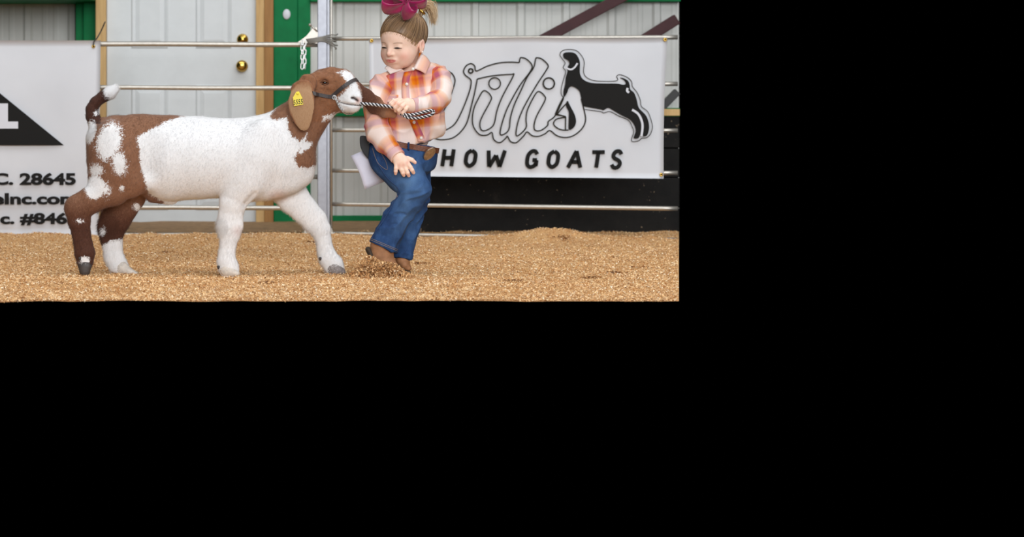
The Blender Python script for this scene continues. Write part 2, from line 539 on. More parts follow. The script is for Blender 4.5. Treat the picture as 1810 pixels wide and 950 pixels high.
# small clusters of larger, darker flakes
cl = []
for (a, b) in ((290, 443), (1042, 491), (1083, 483), (1128, 474), (994, 430), (840, 452), (555, 432), (745, 466), (470, 500), (150, 470), (905, 505)):
    yy = FPX * CAMZ / (b - PPY) + CAMY; cl.append(((a - PPX) * S(yy), yy))
r_ = np.random.default_rng(4)
cx = np.concatenate([r_.normal(c[0], 0.016, 60) for c in cl]); cy = np.concatenate([r_.normal(c[1], 0.02, 60) for c in cl])
o = flakes('dark_shavings', cx, cy, gh(cx, cy) + 0.004, floor, 0.006, 0.016, 0.4, 8, np.clip(r_.normal(0.1, 0.1, len(cx)), 0, 1)); o['kind'] = 'stuff'

# strip of bare dirt behind the fence, its brown darkened for the shade before the wall
M_dirt = simple('shaded_brown_dirt', srgb(150, 118, 82), 0.95, 0, 30, 0.3, 0.4, 60)
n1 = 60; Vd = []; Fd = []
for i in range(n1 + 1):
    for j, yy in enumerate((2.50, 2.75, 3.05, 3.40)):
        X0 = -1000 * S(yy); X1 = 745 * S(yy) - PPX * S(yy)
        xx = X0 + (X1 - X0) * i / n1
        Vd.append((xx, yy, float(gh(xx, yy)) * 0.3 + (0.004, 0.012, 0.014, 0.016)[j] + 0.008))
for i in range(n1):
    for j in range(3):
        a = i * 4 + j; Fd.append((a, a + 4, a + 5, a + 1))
struct(mesh_obj('floor_dirt_strip', Vd, Fd, M_dirt, None, True), 'brown dirt strip, darkened for shade, between the fence and the wall', 'ground')

# ================================================================ back wall: ribbed siding panels, trims, door
YW = Y_WALL; SW = S(YW)
def WX(px): return (px - PPX) * SW
def WZ(py): return CAMZ - (py - PPY) * SW
ZTOP = 2.4
wall = bpy.data.objects.new('wall_back', None); C.objects.link(wall); wall.location = (0, YW, 0)
struct(wall, 'white ribbed metal siding behind the fence', 'wall')
def siding(x0, x1, z0, z1, y0, mat):
    """one sheet of trapezoidal ribbed siding"""
    pit = 0.229; prof = []
    x = math.floor(x0 / pit) * pit
    while x < x1 + pit:
        for dx, dy in ((-0.026, 0), (-0.013, -0.011), (0.013, -0.011), (0.026, 0), (0.070, 0), (0.078, -0.0025), (0.094, -0.0025), (0.102, 0), (0.128, 0), (0.136, -0.0025), (0.152, -0.0025), (0.160, 0)):
            prof.append((x + dx, dy))
        x += pit
    prof = [p for p in prof if x0 < p[0] < x1]
    def yat(xx): return 0
    prof = [(x0, 0)] + prof + [(x1, 0)]
    V = []; Fc = []
    for (xx, dy) in prof: V += [(xx, y0 + dy, z0), (xx, y0 + dy, z1)]
    for i in range(len(prof) - 1): Fc.append((2 * i, 2 * i + 2, 2 * i + 3, 2 * i + 1))
    k = len(V)
    V += [(x0, y0 + 0.02, z0), (x1, y0 + 0.02, z0), (x1, y0 + 0.02, z1), (x0, y0 + 0.02, z1)]
    Fc.append((k, k + 3, k + 2, k + 1))
    return mesh_obj('siding_panel', V, Fc, mat, wall)
XE = XR(YW)
siding(-1000 * S(3.6), -466 * S(3.6), -0.02, ZTOP, 3.6, M_siding)  # left siding, set back to lie in the overhang's shade
xs = [WX(546), WX(546) + 0.40, WX(546) + 0.86, WX(546) + 1.32, WX(546) + 1.78, XE]
for a, b in zip(xs[:-1], xs[1:]): siding(a, b, 0.035, ZTOP, YW, M_siding)
siding(WX(132), WX(546), WZ(-298), ZTOP, YW + 0.02, M_siding)
# screws with washers along the siding
settle(wall)

# green trims
def trim(n, px0, px1, py0, py1, y0, y1, label, mat=M_green, bevel=0.004):
    o = box('trim_%d' % n, (WX(px0), y0, WZ(py1)), (WX(px1), y1, WZ(py0)), mat, None, bevel)
    return struct(o, label, 'trim')
trim(1, 131, 146, -430, 405, YW + 0.06, YW + 0.2, 'green steel corner flashing left of the door')
trim(2, 146, 171, -430, 405, YW + 0.03, YW + 0.08, 'green steel jamb cover beside the left pine door post')
trim(3, 484, 526, -430, 403, YW - 0.035, YW + 0.02, 'wide bright green steel column cover right of the door')
V, Fc = lathe_vf([(0.026, 0), (0.026, 0.004), (0.022, 0.007), (0.0005, 0.008)], 20, Matrix.Translation((WX(507), YW - 0.035, WZ(26))) @ Matrix.Rotation(math.pi / 2, 4, 'X') @ Matrix.Diagonal((0.75, 1, 1, 1)))
mesh_obj('white_disc', V, Fc, M_print_white, bpy.data.objects['trim_3'], True)  # plain white disc for a pale spot on the column
trim(4, 526, 549, -430, 403, YW - 0.02, YW + 0.02, 'narrow green flashing strip beside the galvanised post')
trim(5, 549, 1200, -8, 4, YW - 0.06, YW + 0.0, 'green horizontal eave trim along the top of the siding')
trim(6, 549, 1200, 191, 206, YW - 0.035, YW + 0.0, 'green horizontal band halfway up the siding')
trim(7, 549, 760, 381, 397, YW - 0.03, YW + 0.0, 'green base trim at the foot of the siding')
struct(box('trim_8', (WX(549), YW - 0.07, -0.01), (WX(760), YW, WZ(397)), M_sill, None, 0.004), 'brown wooden sill board under the green base trim', 'trim')
# top beam; its overhang is added to shade the siding set back below
struct(box('trim_9', (WX(-390), YW - 0.42, WZ(3)), (WX(170), YW + 0.2, WZ(-30)), M_green, None, 0.006), 'green top beam, overhang added to shade the recessed left siding', 'trim')

# door with raised panels between pine posts
DY = YW - 0.01
door = struct(box('door_1', (WX(189), DY, WZ(397)), (WX(453), DY + 0.04, WZ(-300)), M_door, None, 0.004), 'white panelled door with brass knob and deadbolt', 'door')
def raised(px0, px1, py0, py1):
    bm = bmesh.new(); x0, x1, z0, z1 = WX(px0), WX(px1), WZ(py1), WZ(py0); b = 0.022
    V = [(x0, DY, z0), (x1, DY, z0), (x1, DY, z1), (x0, DY, z1),
         (x0 + .008, DY - .0055, z0 + .008), (x1 - .008, DY - .0055, z0 + .008), (x1 - .008, DY - .0055, z1 - .008), (x0 + .008, DY - .0055, z1 - .008),
         (x0 + b, DY - .0015, z0 + b), (x1 - b, DY - .0015, z0 + b), (x1 - b, DY - .0015, z1 - b), (x0 + b, DY - .0015, z1 - b),
         (x0 + 2 * b, DY - .006, z0 + 2 * b), (x1 - 2 * b, DY - .006, z0 + 2 * b), (x1 - 2 * b, DY - .006, z1 - 2 * b), (x0 + 2 * b, DY - .006, z1 - 2 * b)]
    Fc = [(12, 13, 14, 15)]
    for l in (0, 4, 8):
        for k in range(4):
            k2 = (k + 1) % 4; Fc.append((l + k, l + k2, l + 4 + k2, l + 4 + k))
    bm.free()
    return mesh_obj('door_panel', V, Fc, M_door, door)
for (a, b) in ((232, 298), (346, 410)):
    raised(a, b, -258, 86); raised(a, b, 150, 372)
def hardware(name, px, py, prof, parent):
    M = Matrix.Translation((WX(px), DY, WZ(py))) @ Matrix.Rotation(math.pi / 2, 4, 'X')
    V, Fc = lathe_vf(prof, 20, M); return mesh_obj(name, V, Fc, M_brass, parent, True)
hardware('knob', 428, 117, [(0.030, 0), (0.030, 0.005), (0.022, 0.010), (0.012, 0.014), (0.011, 0.030), (0.020, 0.036), (0.027, 0.046), (0.028, 0.055), (0.024, 0.064), (0.012, 0.069), (0.001, 0.070)], door)
hardware('deadbolt', 429, 70, [(0.029, 0), (0.029, 0.006), (0.024, 0.014), (0.012, 0.016), (0.011, 0.018), (0.001, 0.018)], door)
struct(box('trim_10', (WX(171), YW - 0.05, 0.0), (WX(189), YW + 0.02, ZTOP), M_pine, None, 0.003), 'bare pine post on the left of the white door', 'trim')
struct(box('trim_11', (WX(453), YW - 0.05, 0.0), (WX(468), YW + 0.02, ZTOP), M_pine, None, 0.003), 'pale pine door stop on the right of the white door', 'trim')
struct(box('trim_12', (WX(468), YW - 0.06, 0.0), (WX(484), YW + 0.02, ZTOP), M_pine_dark, None, 0.003), 'brown pine post beside the green column cover', 'trim')
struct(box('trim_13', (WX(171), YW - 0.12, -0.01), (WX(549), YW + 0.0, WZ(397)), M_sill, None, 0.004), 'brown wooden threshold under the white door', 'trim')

# maroon braces leaning in front of the siding
def brace(pa, pb, y, wpx, label):
    o = beam('steel_brace', P(*pa, y), P(*pb, y), wpx * S(y), 0.06, M_maroon, None, bevel=0.004)
    return tag(o, label, 'brace', 'maroon braces behind the banner')
YB = YW - 0.16
brace((930, 86), (1190, -54), YB, 19, 'maroon steel brace rising from behind the middle of the goat banner')
brace((1120, 82), (1196, 34), YB, 19, 'short maroon steel brace at the right end above the goat banner')
M_blackst = simple('black_steel', srgb(30, 30, 30), 0.5, 0, 20, 0.1)
o = beam('steel_brace', P(960, 402, YB), P(1197, 162, YB), 13 * S(YB), 0.05, M_blackst, None, bevel=0.003)
tag(o, 'black steel brace showing between banner edge and hall corner', 'brace')

# black boards along the foot of the wall on the right
lw = bpy.data.objects.new('wall_lower', None); C.objects.link(lw); lw.location = (0, 2.78, 0)
struct(lw, 'black rubber-faced kick boards at the right behind the fence', 'wall')
yb = 2.80
edges = [205, 262, 314, 368, 432]
for k in range(4):
    a, b = edges[k], edges[k + 1]
    x1 = XR(yb)
    box('board', ((728 - PPX) * S(yb), yb - 0.02 + 0.004 * (k % 2), P(0, b, yb).z + 0.002), (x1, yb + 0.02, P(0, a, yb).z - 0.002), M_black_board, lw, 0.004)
box('backing', ((730 - PPX) * S(yb), yb + 0.012, P(0, 432, yb).z), (XR(yb), yb + 0.03, P(0, 207, yb).z), M_black_board, lw)
box('ledge', ((728 - PPX) * S(yb), yb - 0.03, P(0, 205, yb).z), (XR(yb), yb + 0.1, P(0, 193, yb).z), M_pine, lw, 0.003)
settle(lw)

# ================================================================ fence of galvanised tube
YF = 2.45; SF = S(YF); RF = 0.0108
gate = thing('tube_gate', 'galvanised tube gate panel across the white door and left banner', 'fence', (P(360, 418, YF)), 'tube fence panels')
for py, r in ((78, 0.0118), (155, 0.0108), (234, 0.0105), (312, 0.0105), (367, 0.0108), (415.5, 0.0100)):
    a = P(-300, py - 1.9, YF); b = P(561, py + 1, YF)
    n = 24; pts = [a.lerp(b, i / n) + Vector((0, 0, 0.0007 * math.sin(i * 0.7 + py))) for i in range(n + 1)]
    tube('rail', pts, r, M_galv, gate, 14)
settle(gate)
MPL = -0.2022; Y0PL = 9.445
def FP(px, py, off=0.0):
    """point on the right fence panel (which comes nearer towards the right), off metres in front"""
    Y = (Y0PL - off) / (1 - MPL * (px - PPX) / FPX)
    return P(px, py, Y + CAMY)
pan = thing('tube_fence', 'galvanised tube fence panel carrying the goat silhouette banner', 'fence', FP(900, 420), 'tube fence panels')
for pa, pb in ((68.5, 66), (149.5, 148.5), (230, 231), (301.5, 306), (361, 369), (413, 424)):
    # where the rails end in the photograph, so does this stretch of fence
    a = FP(588, pa); b = FP(1198, pb); n = 24
    tube('rail', [a.lerp(b, i / n) for i in range(n + 1)], 0.0098 if pa < 400 else 0.009, M_galv, pan, 14)
tube('upright', [FP(585.5, -60), FP(585.5, 414)], 0.0068, M_galv, pan, 14)
settle(pan)
post = thing('fence_post', 'square aluminium post between gate panel and fence panel', 'post', P(568, 418, YF))
box('post_tube', (P(561, 0, YF).x, YF - 0.022, 0.0), (P(578, 0, YF).x, YF + 0.022, 1.35), M_post, post, 0.004)
box('post_fin', (P(578, 0, YF).x, YF - 0.010, 0.012), (P(582.5, 0, YF).x, YF + 0.014, 1.35), M_post, post, 0.002)
box('foot_plate', (P(534, 0, YF).x, YF - 0.05, 0.0), (P(592, 0, YF).x, YF + 0.05, 0.018), M_galv, post, 0.003)
for px in (540, 586):
    V, Fc = lathe_vf([(0.010, 0), (0.010, 0.009), (0.005, 0.009), (0.005, 0.018), (0.0005, 0.018)], 6, Matrix.Translation((P(px, 0, YF).x, YF - 0.03, 0.018)))
    mesh_obj('bolt', V, Fc, M_galv, post)
settle(post)
# hinge bracket: a bent triangular plate with a bolt, wire twisted round post and rails
hb = thing('gate_bracket', 'bent triangular metal bracket bolted to the square post above the gate rail', 'bracket', P(552, 76, YF - 0.03))
yb2 = YF - 0.030
bm = bmesh.new()
pl = [P(526, 75, yb2), P(541, 64, yb2), P(553, 50, yb2), P(560, 48, yb2), P(562, 60, yb2), P(561, 77, yb2)]
v1 = [bm.verts.new(p) for p in pl]; v2 = [bm.verts.new(p + Vector((0, 0.006, 0))) for p in pl]
bm.faces.new(v1); bm.faces.new(v2[::-1])
for i in range(len(pl)): j = (i + 1) % len(pl); bm.faces.new((v1[j], v1[i], v2[i], v2[j]))
bm_obj('plate', bm, M_galv, hb)
V, Fc = lathe_vf([(0.007, 0), (0.007, 0.006), (0.004, 0.010), (0.0004, 0.011)], 10, Matrix.Translation(P(548, 44, yb2)) @ Matrix.Rotation(math.pi / 2, 4, 'X'))
mesh_obj('bolt', V, Fc, M_galv, hb, True)
tube('pin', [P(548, 44, yb2), P(561, 56, yb2)], 0.004, M_galv, hb, 8)
settle(hb)
wt = thing('wire_tie', 'grey wire wrapped round the square post and top rails', 'wire', P(572, 70, YF))
M_wire = metal_mat('dull_wire', srgb(140, 138, 132), 0.5)
for k in range(5):
    z0 = 66 + 1.8 * k
    pts = spline([P(541 + k, z0 + 4, YF - 0.032), P(556, z0 + 1.5, YF - 0.036), P(570, z0 - 1, YF - 0.034), P(584, z0 + (k - 2) * 2.2, YF - 0.026), P(594 - (k % 2) * 3, z0 - 4 + k * 4, YF - 0.02), P(597 - (k % 3) * 4, z0 - 6 + k * 5, YF - 0.01)], 5)
    tube('strand', pts, 0.0028, M_wire, wt, 6)
settle(wt)
# hanging chain, each link its own ring
def link_vf(c, t, s, L, W, r, n=14, m=6):
    """stadium link centred c, long axis t, wide axis s"""
    t = Vector(t).normalized(); s = Vector(s); s = (s - t * s.dot(t)).normalized(); pts = []
    for k in range(n):
        a = 2 * math.pi * k / n
        pts.append(Vector(c) + t * (math.cos(a) * W + (L - W) * (1 if math.cos(a) > 0.01 else -1 if math.cos(a) < -0.01 else 0)) + s * (math.sin(a) * W))
    return tube_vf(pts, r, m, closed=True)
hc = thing('hanging_chain', 'short zinc chain hanging from the gate rail beside the square post', 'chain', P(536, 122, YF - 0.03))
for strand, dx in ((0, -2.2), (1, 2.4)):
    for k in range(6):
        c = P(536 + dx + (k % 2) * 0.4, 76 + 8.2 * k, YF - 0.032)
        V, Fc = link_vf(c, (0.05, 0, 1), (1, 0, 0) if (k + strand) % 2 else (0.3, 1, 0), 0.0135, 0.0062, 0.0024)
        mesh_obj('chain_link', V, Fc, M_chain, hc, None)
settle(hc)

# ================================================================ banners
def grid_sheet(fn, nx, ny):
    V = [fn(i / nx, j / ny) for j in range(ny + 1) for i in range(nx + 1)]
    Fc = [(j * (nx + 1) + i, j * (nx + 1) + i + 1, (j + 1) * (nx + 1) + i + 1, (j + 1) * (nx + 1) + i) for j in range(ny) for i in range(nx)]
    return V, Fc
def sheet(name, fn, nx, ny, mat, parent, th=0.0015):
    V, Fc = grid_sheet(fn, nx, ny); n = len(V)
    V = [Vector(v) for v in V] + [Vector(v) + Vector((0, th, 0)) for v in V]
    F2 = [tuple(i + n for i in f[::-1]) for f in Fc]
    rim = [i for i in range(nx + 1)] + [(j * (nx + 1) + nx) for j in range(1, ny + 1)] + [ny * (nx + 1) + i for i in range(nx - 1, -1, -1)] + [j * (nx + 1) for j in range(ny - 1, 0, -1)]
    F3 = [(rim[(k + 1) % len(rim)], rim[k], rim[k] + n, rim[(k + 1) % len(rim)] + n) for k in range(len(rim))]
    Fc = [f[::-1] for f in Fc]; F2 = [f[::-1] for f in F2]
    return mesh_obj(name, V, Fc + F2 + F3, mat, parent, True)
def wave(u, v): return 0.004 * math.sin(u * 9 + v * 2) * math.sin(math.pi * v) + 0.003 * math.sin(u * 23 + v * 5) * (1 - v)
OFFB = 0.028
def ban_quad(u, v):
    # u 0..1 left-right, v 0 top .. 1 bottom
    tl, tr, br, bl = (652, 69), (1180, 66), (1173, 316), (657, 311)
    sag = 1.5 * math.sin(math.pi * u * 3) * (1 - v)
    x = (tl[0] * (1 - u) + tr[0] * u) * (1 - v) + (bl[0] * (1 - u) + br[0] * u) * v - 2.5 * math.sin(math.pi * v) * u
    y = (tl[1] * (1 - u) + tr[1] * u) * (1 - v) + (bl[1] * (1 - u) + br[1] * u) * v + sag
    return FP(x, y, OFFB + wave(u, v))
ban = thing('banner', 'white vinyl banner with outlined script lettering and black goat silhouette', 'banner', FP(915, 316, OFFB), 'vinyl banners on the fence')
sheet('banner_sheet', ban_quad, 60, 24, M_vinyl, ban)
for (px, py) in ((657, 72), (1176, 70), (1169, 309)):
    c = FP(px, py, OFFB + 0.009)
    V, Fc = lathe_vf([(0.0085, 0), (0.0085, 0.002), (0.0065, 0.004), (0.004, 0.003), (0.0035, 0.0)], 14, Matrix.Translation(c + Vector((0, 0.004, 0))) @ Matrix.Rotation(math.pi / 2, 4, 'X'))
    mesh_obj('grommet', V, Fc, M_brass, ban, True)
OFFP = OFFB + 0.0095
def ribbon(acc, pts, wpx, n=6, sm=True, closed=False, off=OFFP, FPf=None):
    FPf = FPf or (lambda x, y: FP(x, y, off))
    if sm: pts = spline(pts, n, closed)
    pts = [np.array(p, float) for p in pts]; m = len(pts); V = []; Fc = []
    for i, p in enumerate(pts):
        t = (pts[(i + 1) % m] - pts[i - 1]) if closed else (pts[min(i + 1, m - 1)] - pts[max(i - 1, 0)])
        t = t / (np.linalg.norm(t) + 1e-9); nn = np.array([-t[1], t[0]]) * wpx / 2
        V += [FPf(*(p + nn)), FPf(*(p - nn))]
    for i in range(m if closed else m - 1):
        j = (i + 1) % m; Fc.append((2 * i, 2 * j, 2 * j + 1, 2 * i + 1))
    acc.add((V, Fc))
def z1(L): return [(780 + x / 5.278, 80 + y / 5.278) for x, y in L]
def z2(L): return [(890 + x / 5.278, 80 + y / 5.278) for x, y in L]
def z3(L): return [(980 + x / 5.278, 80 + y / 5.278) for x, y in L]
LW = 2.3
ac = Acc()
ribbon(ac, z1([(60, 240), (105, 270), (128, 330), (105, 420), (75, 500), (40, 580), (-20, 680)]), LW)
ribbon(ac, z1([(-60, 770), (0, 800), (65, 780), (130, 730), (190, 620), (250, 470), (275, 380), (275, 322), (225, 280), (208, 240), (235, 190), (280, 172), (312, 195), (328, 240), (430, 195), (540, 165), (650, 158), (727, 163)]), LW)
ribbon(ac, z2([(147, 163), (153, 130), (165, 115), (215, 130), (265, 185), (250, 245), (150, 380), (50, 560), (5, 670)]) + z1([(550, 800), (560, 838), (610, 815), (635, 770), (645, 680), (680, 560), (740, 430)]) + z2([(220, 300), (280, 210), (300, 130), (312, 117), (360, 130), (415, 185), (400, 232), (310, 370), (200, 560), (140, 700), (116, 825), (140, 842), (210, 770), (210, 690), (225, 600), (290, 470), (330, 432), (380, 470), (387, 515), (310, 660), (285, 750), (297, 795), (350, 795), (410, 750), (420, 710), (480, 660), (550, 520), (558, 485)]), LW)
ribbon(ac, z1([(335, 320), (312, 440), (280, 570), (240, 720), (180, 810), (100, 868), (0, 882), (-60, 870)]), LW)
ribbon(ac, z1([(335, 322), (350, 312), (480, 285), (650, 272), (672, 285), (570, 480), (520, 610), (490, 740), (430, 790), (380, 795), (360, 750), (375, 680), (460, 520), (465, 480), (435, 440), (390, 428), (340, 510), (305, 590), (290, 690), (305, 770), (360, 835), (430, 838), (472, 815), (490, 880), (545, 910), (600, 870), (617, 850), (645, 898), (690, 912)]) + z2([(140, 895), (190, 845), (220, 810), (270, 845), (330, 850), (390, 825), (433, 797), (500, 845), (580, 862), (660, 840), (735, 775), (765, 700), (755, 620), (725, 500)]), LW)
for (cx_, cy_, rr, f) in ((498, 357, 54, z1), (423, 357, 52, z2), (275, 240, 20, z1)):
    ribbon(ac, f([(cx_ + rr * math.cos(a), cy_ + rr * math.sin(a)) for a in [2 * math.pi * k / 16 for k in range(16)]]), LW + (0.5 if rr < 53 else 0), 3, True, True)
ribbon(ac, z3([(85, 485), (45, 560), (8, 645)]), LW); ribbon(ac, z3([(8, 645), (60, 655), (105, 668)]), LW + 0.4)
ribbon(ac, z3([(110, 672), (20, 690), (-8, 735), (30, 775), (80, 792), (132, 792)]), LW)
ribbon(ac, z3([(105, 668), (103, 790)]), LW, sm=False)
ribbon(ac, z3([(130, 525), (60, 600), (22, 650)]), LW)
# outline round the silhouette
ribbon(ac, z3([(90, 490), (65, 460), (65, 400), (85, 320), (105, 245), (82, 208), (100, 165), (72, 125), (52, 90), (70, 55), (120, 40), (200, 48), (255, 100), (278, 160), (272, 250), (300, 300), (370, 330), (480, 337), (570, 334), (592, 318), (580, 292), (610, 275), (680, 300), (720, 340), (727, 385), (770, 440), (800, 510), (812, 572), (870, 620), (905, 710), (914, 770), (895, 830), (860, 862), (815, 868), (790, 890), (740, 900), (718, 883), (740, 810), (725, 760), (690, 700), (600, 660), (520, 620), (460, 632), (430, 620), (285, 600)]), 1.3)
ac.obj('script_outline', M_print_line, ban, False)
def fill(name, pts, mat, parent, off=OFFP, n=4, sm=True, ptf=None):
    if sm: pts = [tuple(p) for p in spline(pts, n, True)]
    bm = bmesh.new(); f = ptf or (lambda x, y: FP(x, y, off))
    vs = [bm.verts.new(f(*p)) for p in pts]
    es = [bm.edges.new((vs[i], vs[(i + 1) % len(vs)])) for i in range(len(vs))]
    bmesh.ops.triangle_fill(bm, edges=es, use_beauty=True)
    for fc in bm.faces:
        fc.normal_update()
        if fc.normal.y > 0: fc.normal_flip()
    return bm_obj(name, bm, mat, parent)
sil = fill('goat_silhouette', z3([(82, 80), (115, 66), (180, 70), (215, 100), (238, 160), (238, 260), (268, 318), (340, 350), (460, 357), (580, 358), (640, 368), (664, 360), (650, 328), (608, 304), (640, 306), (685, 330), (702, 370), (708, 412), (742, 442), (766, 500), (782, 570), (802, 602), (850, 650), (874, 700), (884, 770), (866, 838), (832, 850), (800, 835), (785, 866), (748, 872), (740, 855), (758, 800), (742, 740), (700, 690), (620, 650), (540, 604), (500, 586), (455, 608), (430, 600), (280, 572), (260, 555), (246, 480), (232, 430), (205, 402), (175, 386), (150, 386), (130, 408), (118, 445), (88, 484), (84, 430), (98, 370), (106, 300), (122, 245), (118, 215), (140, 170), (126, 140), (88, 118)]), M_print, ban)
fill('letter_black_part', z3([(120, 520), (160, 590), (190, 650), (202, 715), (180, 768), (134, 788), (132, 700), (132, 620), (108, 568)]), M_print, ban)  # black printed part of the last script letter
aw = Acc(); aw2 = Acc(); aw3 = Acc()
ribbon(aw, z3([(112, 212), (150, 226), (185, 210), (215, 168)]), 3.0, off=OFFP + 0.001)
ribbon(aw2, z3([(725, 602), (780, 640), (812, 700), (822, 760), (812, 850)]), 4.0, off=OFFP + 0.001)
ribbon(aw3, z3([(684, 400), (678, 425), (696, 442)]), 4.0, off=OFFP + 0.001)
for a_ in (aw, aw2, aw3): a_.obj('silhouette_white_line', M_print_white, ban, False)  # white printed lines inside the silhouette
# SHOW GOATS in heavy slanted strokes
LET = {'S': [[(0.92, 0.2), (0.7, 0.03), (0.35, 0.03), (0.12, 0.2), (0.2, 0.4), (0.75, 0.58), (0.9, 0.78), (0.68, 0.97), (0.3, 0.97), (0.05, 0.8)]],
       'H': [[(0.08, 0), (0.08, 1)], [(0.92, 0), (0.92, 1)], [(0.08, 0.5), (0.92, 0.5)]],
       'O': [[(0.5, 0.02), (0.88, 0.2), (0.95, 0.5), (0.88, 0.8), (0.5, 0.98), (0.12, 0.8), (0.05, 0.5), (0.12, 0.2), (0.5, 0.02)]],
       'W': [[(0.0, 0), (0.18, 1)], [(0.18, 1), (0.5, 0.3)], [(0.5, 0.3), (0.82, 1)], [(0.82, 1), (1.0, 0)]],
       'G': [[(0.92, 0.22), (0.7, 0.04), (0.4, 0.04), (0.12, 0.24), (0.06, 0.55), (0.15, 0.85), (0.45, 0.98), (0.8, 0.9), (0.92, 0.75)], [(0.94, 0.92), (0.94, 0.56)], [(0.98, 0.56), (0.55, 0.56)]],
       'A': [[(0.5, 0), (0.0, 1)], [(0.5, 0), (1.0, 1)], [(0.2, 0.66), (0.8, 0.66)]],
       'T': [[(0.0, 0.07), (1.0, 0.07)], [(0.5, 0.05), (0.5, 1)]]}
for ch, cxp, wd, y0, y1 in (('S', 748, 22, 263, 293.5), ('H', 792, 19, 264, 294), ('O', 832, 18, 265.5, 294), ('W', 876, 29, 266, 295), ('G', 940.5, 19, 266.5, 296), ('O', 978, 18, 267, 296), ('A', 1017, 22, 267, 296.5), ('T', 1056, 22, 267, 296.5), ('S', 1090, 17, 267, 297)):
    ac = Acc()
    for st in LET[ch]:
        pts = [(cxp + (u - 0.5) * wd + (0.5 - v) * 4.5, y0 + (y1 - y0) * v) for u, v in st]
        ribbon(ac, pts, 7.0, 5, len(pts) > 2)
    ac.obj('letter', M_print, ban, False)
settle(ban)

# left banner
YL = YF - 0.03
lb = thing('banner', 'white vinyl banner with black triangle and bold numbers at the left edge', 'banner', P(80, 416, YL), 'vinyl banners on the fence')
def lb_quad(u, v):
    x = -70 + (178 - 3.5 * v + 70) * u; y = 71.5 + (416 - 71.5) * v + 1.2 * math.sin(u * 8) * v
    p = P(x, y, YL); p.y -= 0.004 * math.sin(u * 7 + 3 * v) + 0.006 * math.sin(math.pi * v) * u; return p
sheet('banner_sheet', lb_quad, 30, 30, M_vinyl, lb)
LP = lambda x, y: P(x, y, YL - 0.015)
c = P(165, 82, YL - 0.008)
V, Fc = lathe_vf([(0.0085, 0), (0.0085, 0.002), (0.0065, 0.004), (0.004, 0.003), (0.0035, 0.0)], 14, Matrix.Translation(c + Vector((0, 0.004, 0))) @ Matrix.Rotation(math.pi / 2, 4, 'X'))
mesh_obj('grommet', V, Fc, M_brass, lb, True)
ext = lambda x: 257 - (113 - x) * (92 / 113.0)
# right half of the triangle emblem; its white letter stands out of the black
fill('triangle_emblem', [(-68, 110), (-60, ext(-60)), (0, ext(0)), (113, 257), (-68, 257)], M_print, lb, sm=False, ptf=LP)
fill('emblem_letter', [(-30, 183), (14, 183), (14, 215), (32, 215), (32, 227.5), (-30, 227.5)], M_print_white, lb, sm=False, ptf=lambda x, y: P(x, y, YL - 0.017))
def text_fit(name, s, x0, x1, y0, y1, mat, parent, ptf, bold=0.03):
    cu = bpy.data.curves.new('text', 'FONT'); cu.body = s; cu.offset = bold; cu.resolution_u = 4
    o = bpy.data.objects.new('text', cu); C.objects.link(o)
    me = bpy.data.meshes.new_from_object(o.evaluated_get(bpy.context.evaluated_depsgraph_get()))
    bpy.data.objects.remove(o); bpy.data.curves.remove(cu)
    co = np.array([v.co[:] for v in me.vertices]); mn, mx = co.min(0), co.max(0)
    for v in me.vertices:
        u = (v.co.x - mn[0]) / (mx[0] - mn[0]); t = (v.co.y - mn[1]) / (mx[1] - mn[1])
        v.co = ptf(x0 + (x1 - x0) * u, y1 + (y0 - y1) * t)
    # one object for each printed character
    bm = bmesh.new(); bm.from_mesh(me); todo = set(bm.faces)
    while todo:
        st = [todo.pop()]; isl = list(st)
        while st:
            for e in st.pop().edges:
                for f in e.link_faces:
                    if f in todo: todo.discard(f); st.append(f); isl.append(f)
        vs = {v: k for k, v in enumerate({v for f in isl for v in f.verts})}
        mesh_obj(name, [v.co.copy() for v in vs], [[vs[v] for v in f.verts] for f in isl], mat, parent)
    bm.free(); bpy.data.meshes.remove(me)
text_fit('letter', 'C. 28645', -13, 134, 305.5, 327.5, M_print, lb, LP, 0.042)
text_fit('letter', 'eInc.com', -13, 137, 341.5, 362, M_print, lb, LP, 0.042)
text_fit('letter', 'c. #846', 0, 119, 376, 398.5, M_print, lb, LP, 0.042)
settle(lb)
tie = tube('cable_tie', spline([P(165, 82, YL - 0.02), P(166, 74, YL - 0.022), P(171, 68, YL - 0.02), P(178, 56, YL - 0.01), P(186, 38, YL - 0.02)], 6), [0.003] * 24 + [0.0015], simple('black_plastic_tie', srgb(60, 56, 50), 0.5), None, 6)
tag(tie, 'thin dark cable tie with loose tail at the left banner corner', 'cable tie')
# ================================================================ the goat
def px2(L): return [(P(*q[:3]), q[3:]) for q in L]
def limb(f, L, side=(0, 1, 0), k=0.02, op='add'):
    """L = [(px, py, depth, radius in px[, side radius in m])]"""
    pts = [P(q[0], q[1], q[2]) for q in L]
    rad = [(q[3] * S(q[2]), (q[4] if len(q) > 4 else q[3] * S(q[2]))) for q in L]
    f.chain(pts, rad, side, k, op)
def surf(V, px, py, r=2.5, near=True, ofs=0.0):
    """point of a skin that the photograph shows at px, py"""
    x, y = px_of(V); d = np.hypot(x - px, y - py); m = d < r
    while not m.any(): r *= 1.6; m = d < r
    yy = V[m, 1].min() if near else V[m, 1].max()
    return P(px, py, yy - ofs)

fg = Field((-1.0, -0.20, -0.02), (0.26, 0.20, 0.78), 0.003)
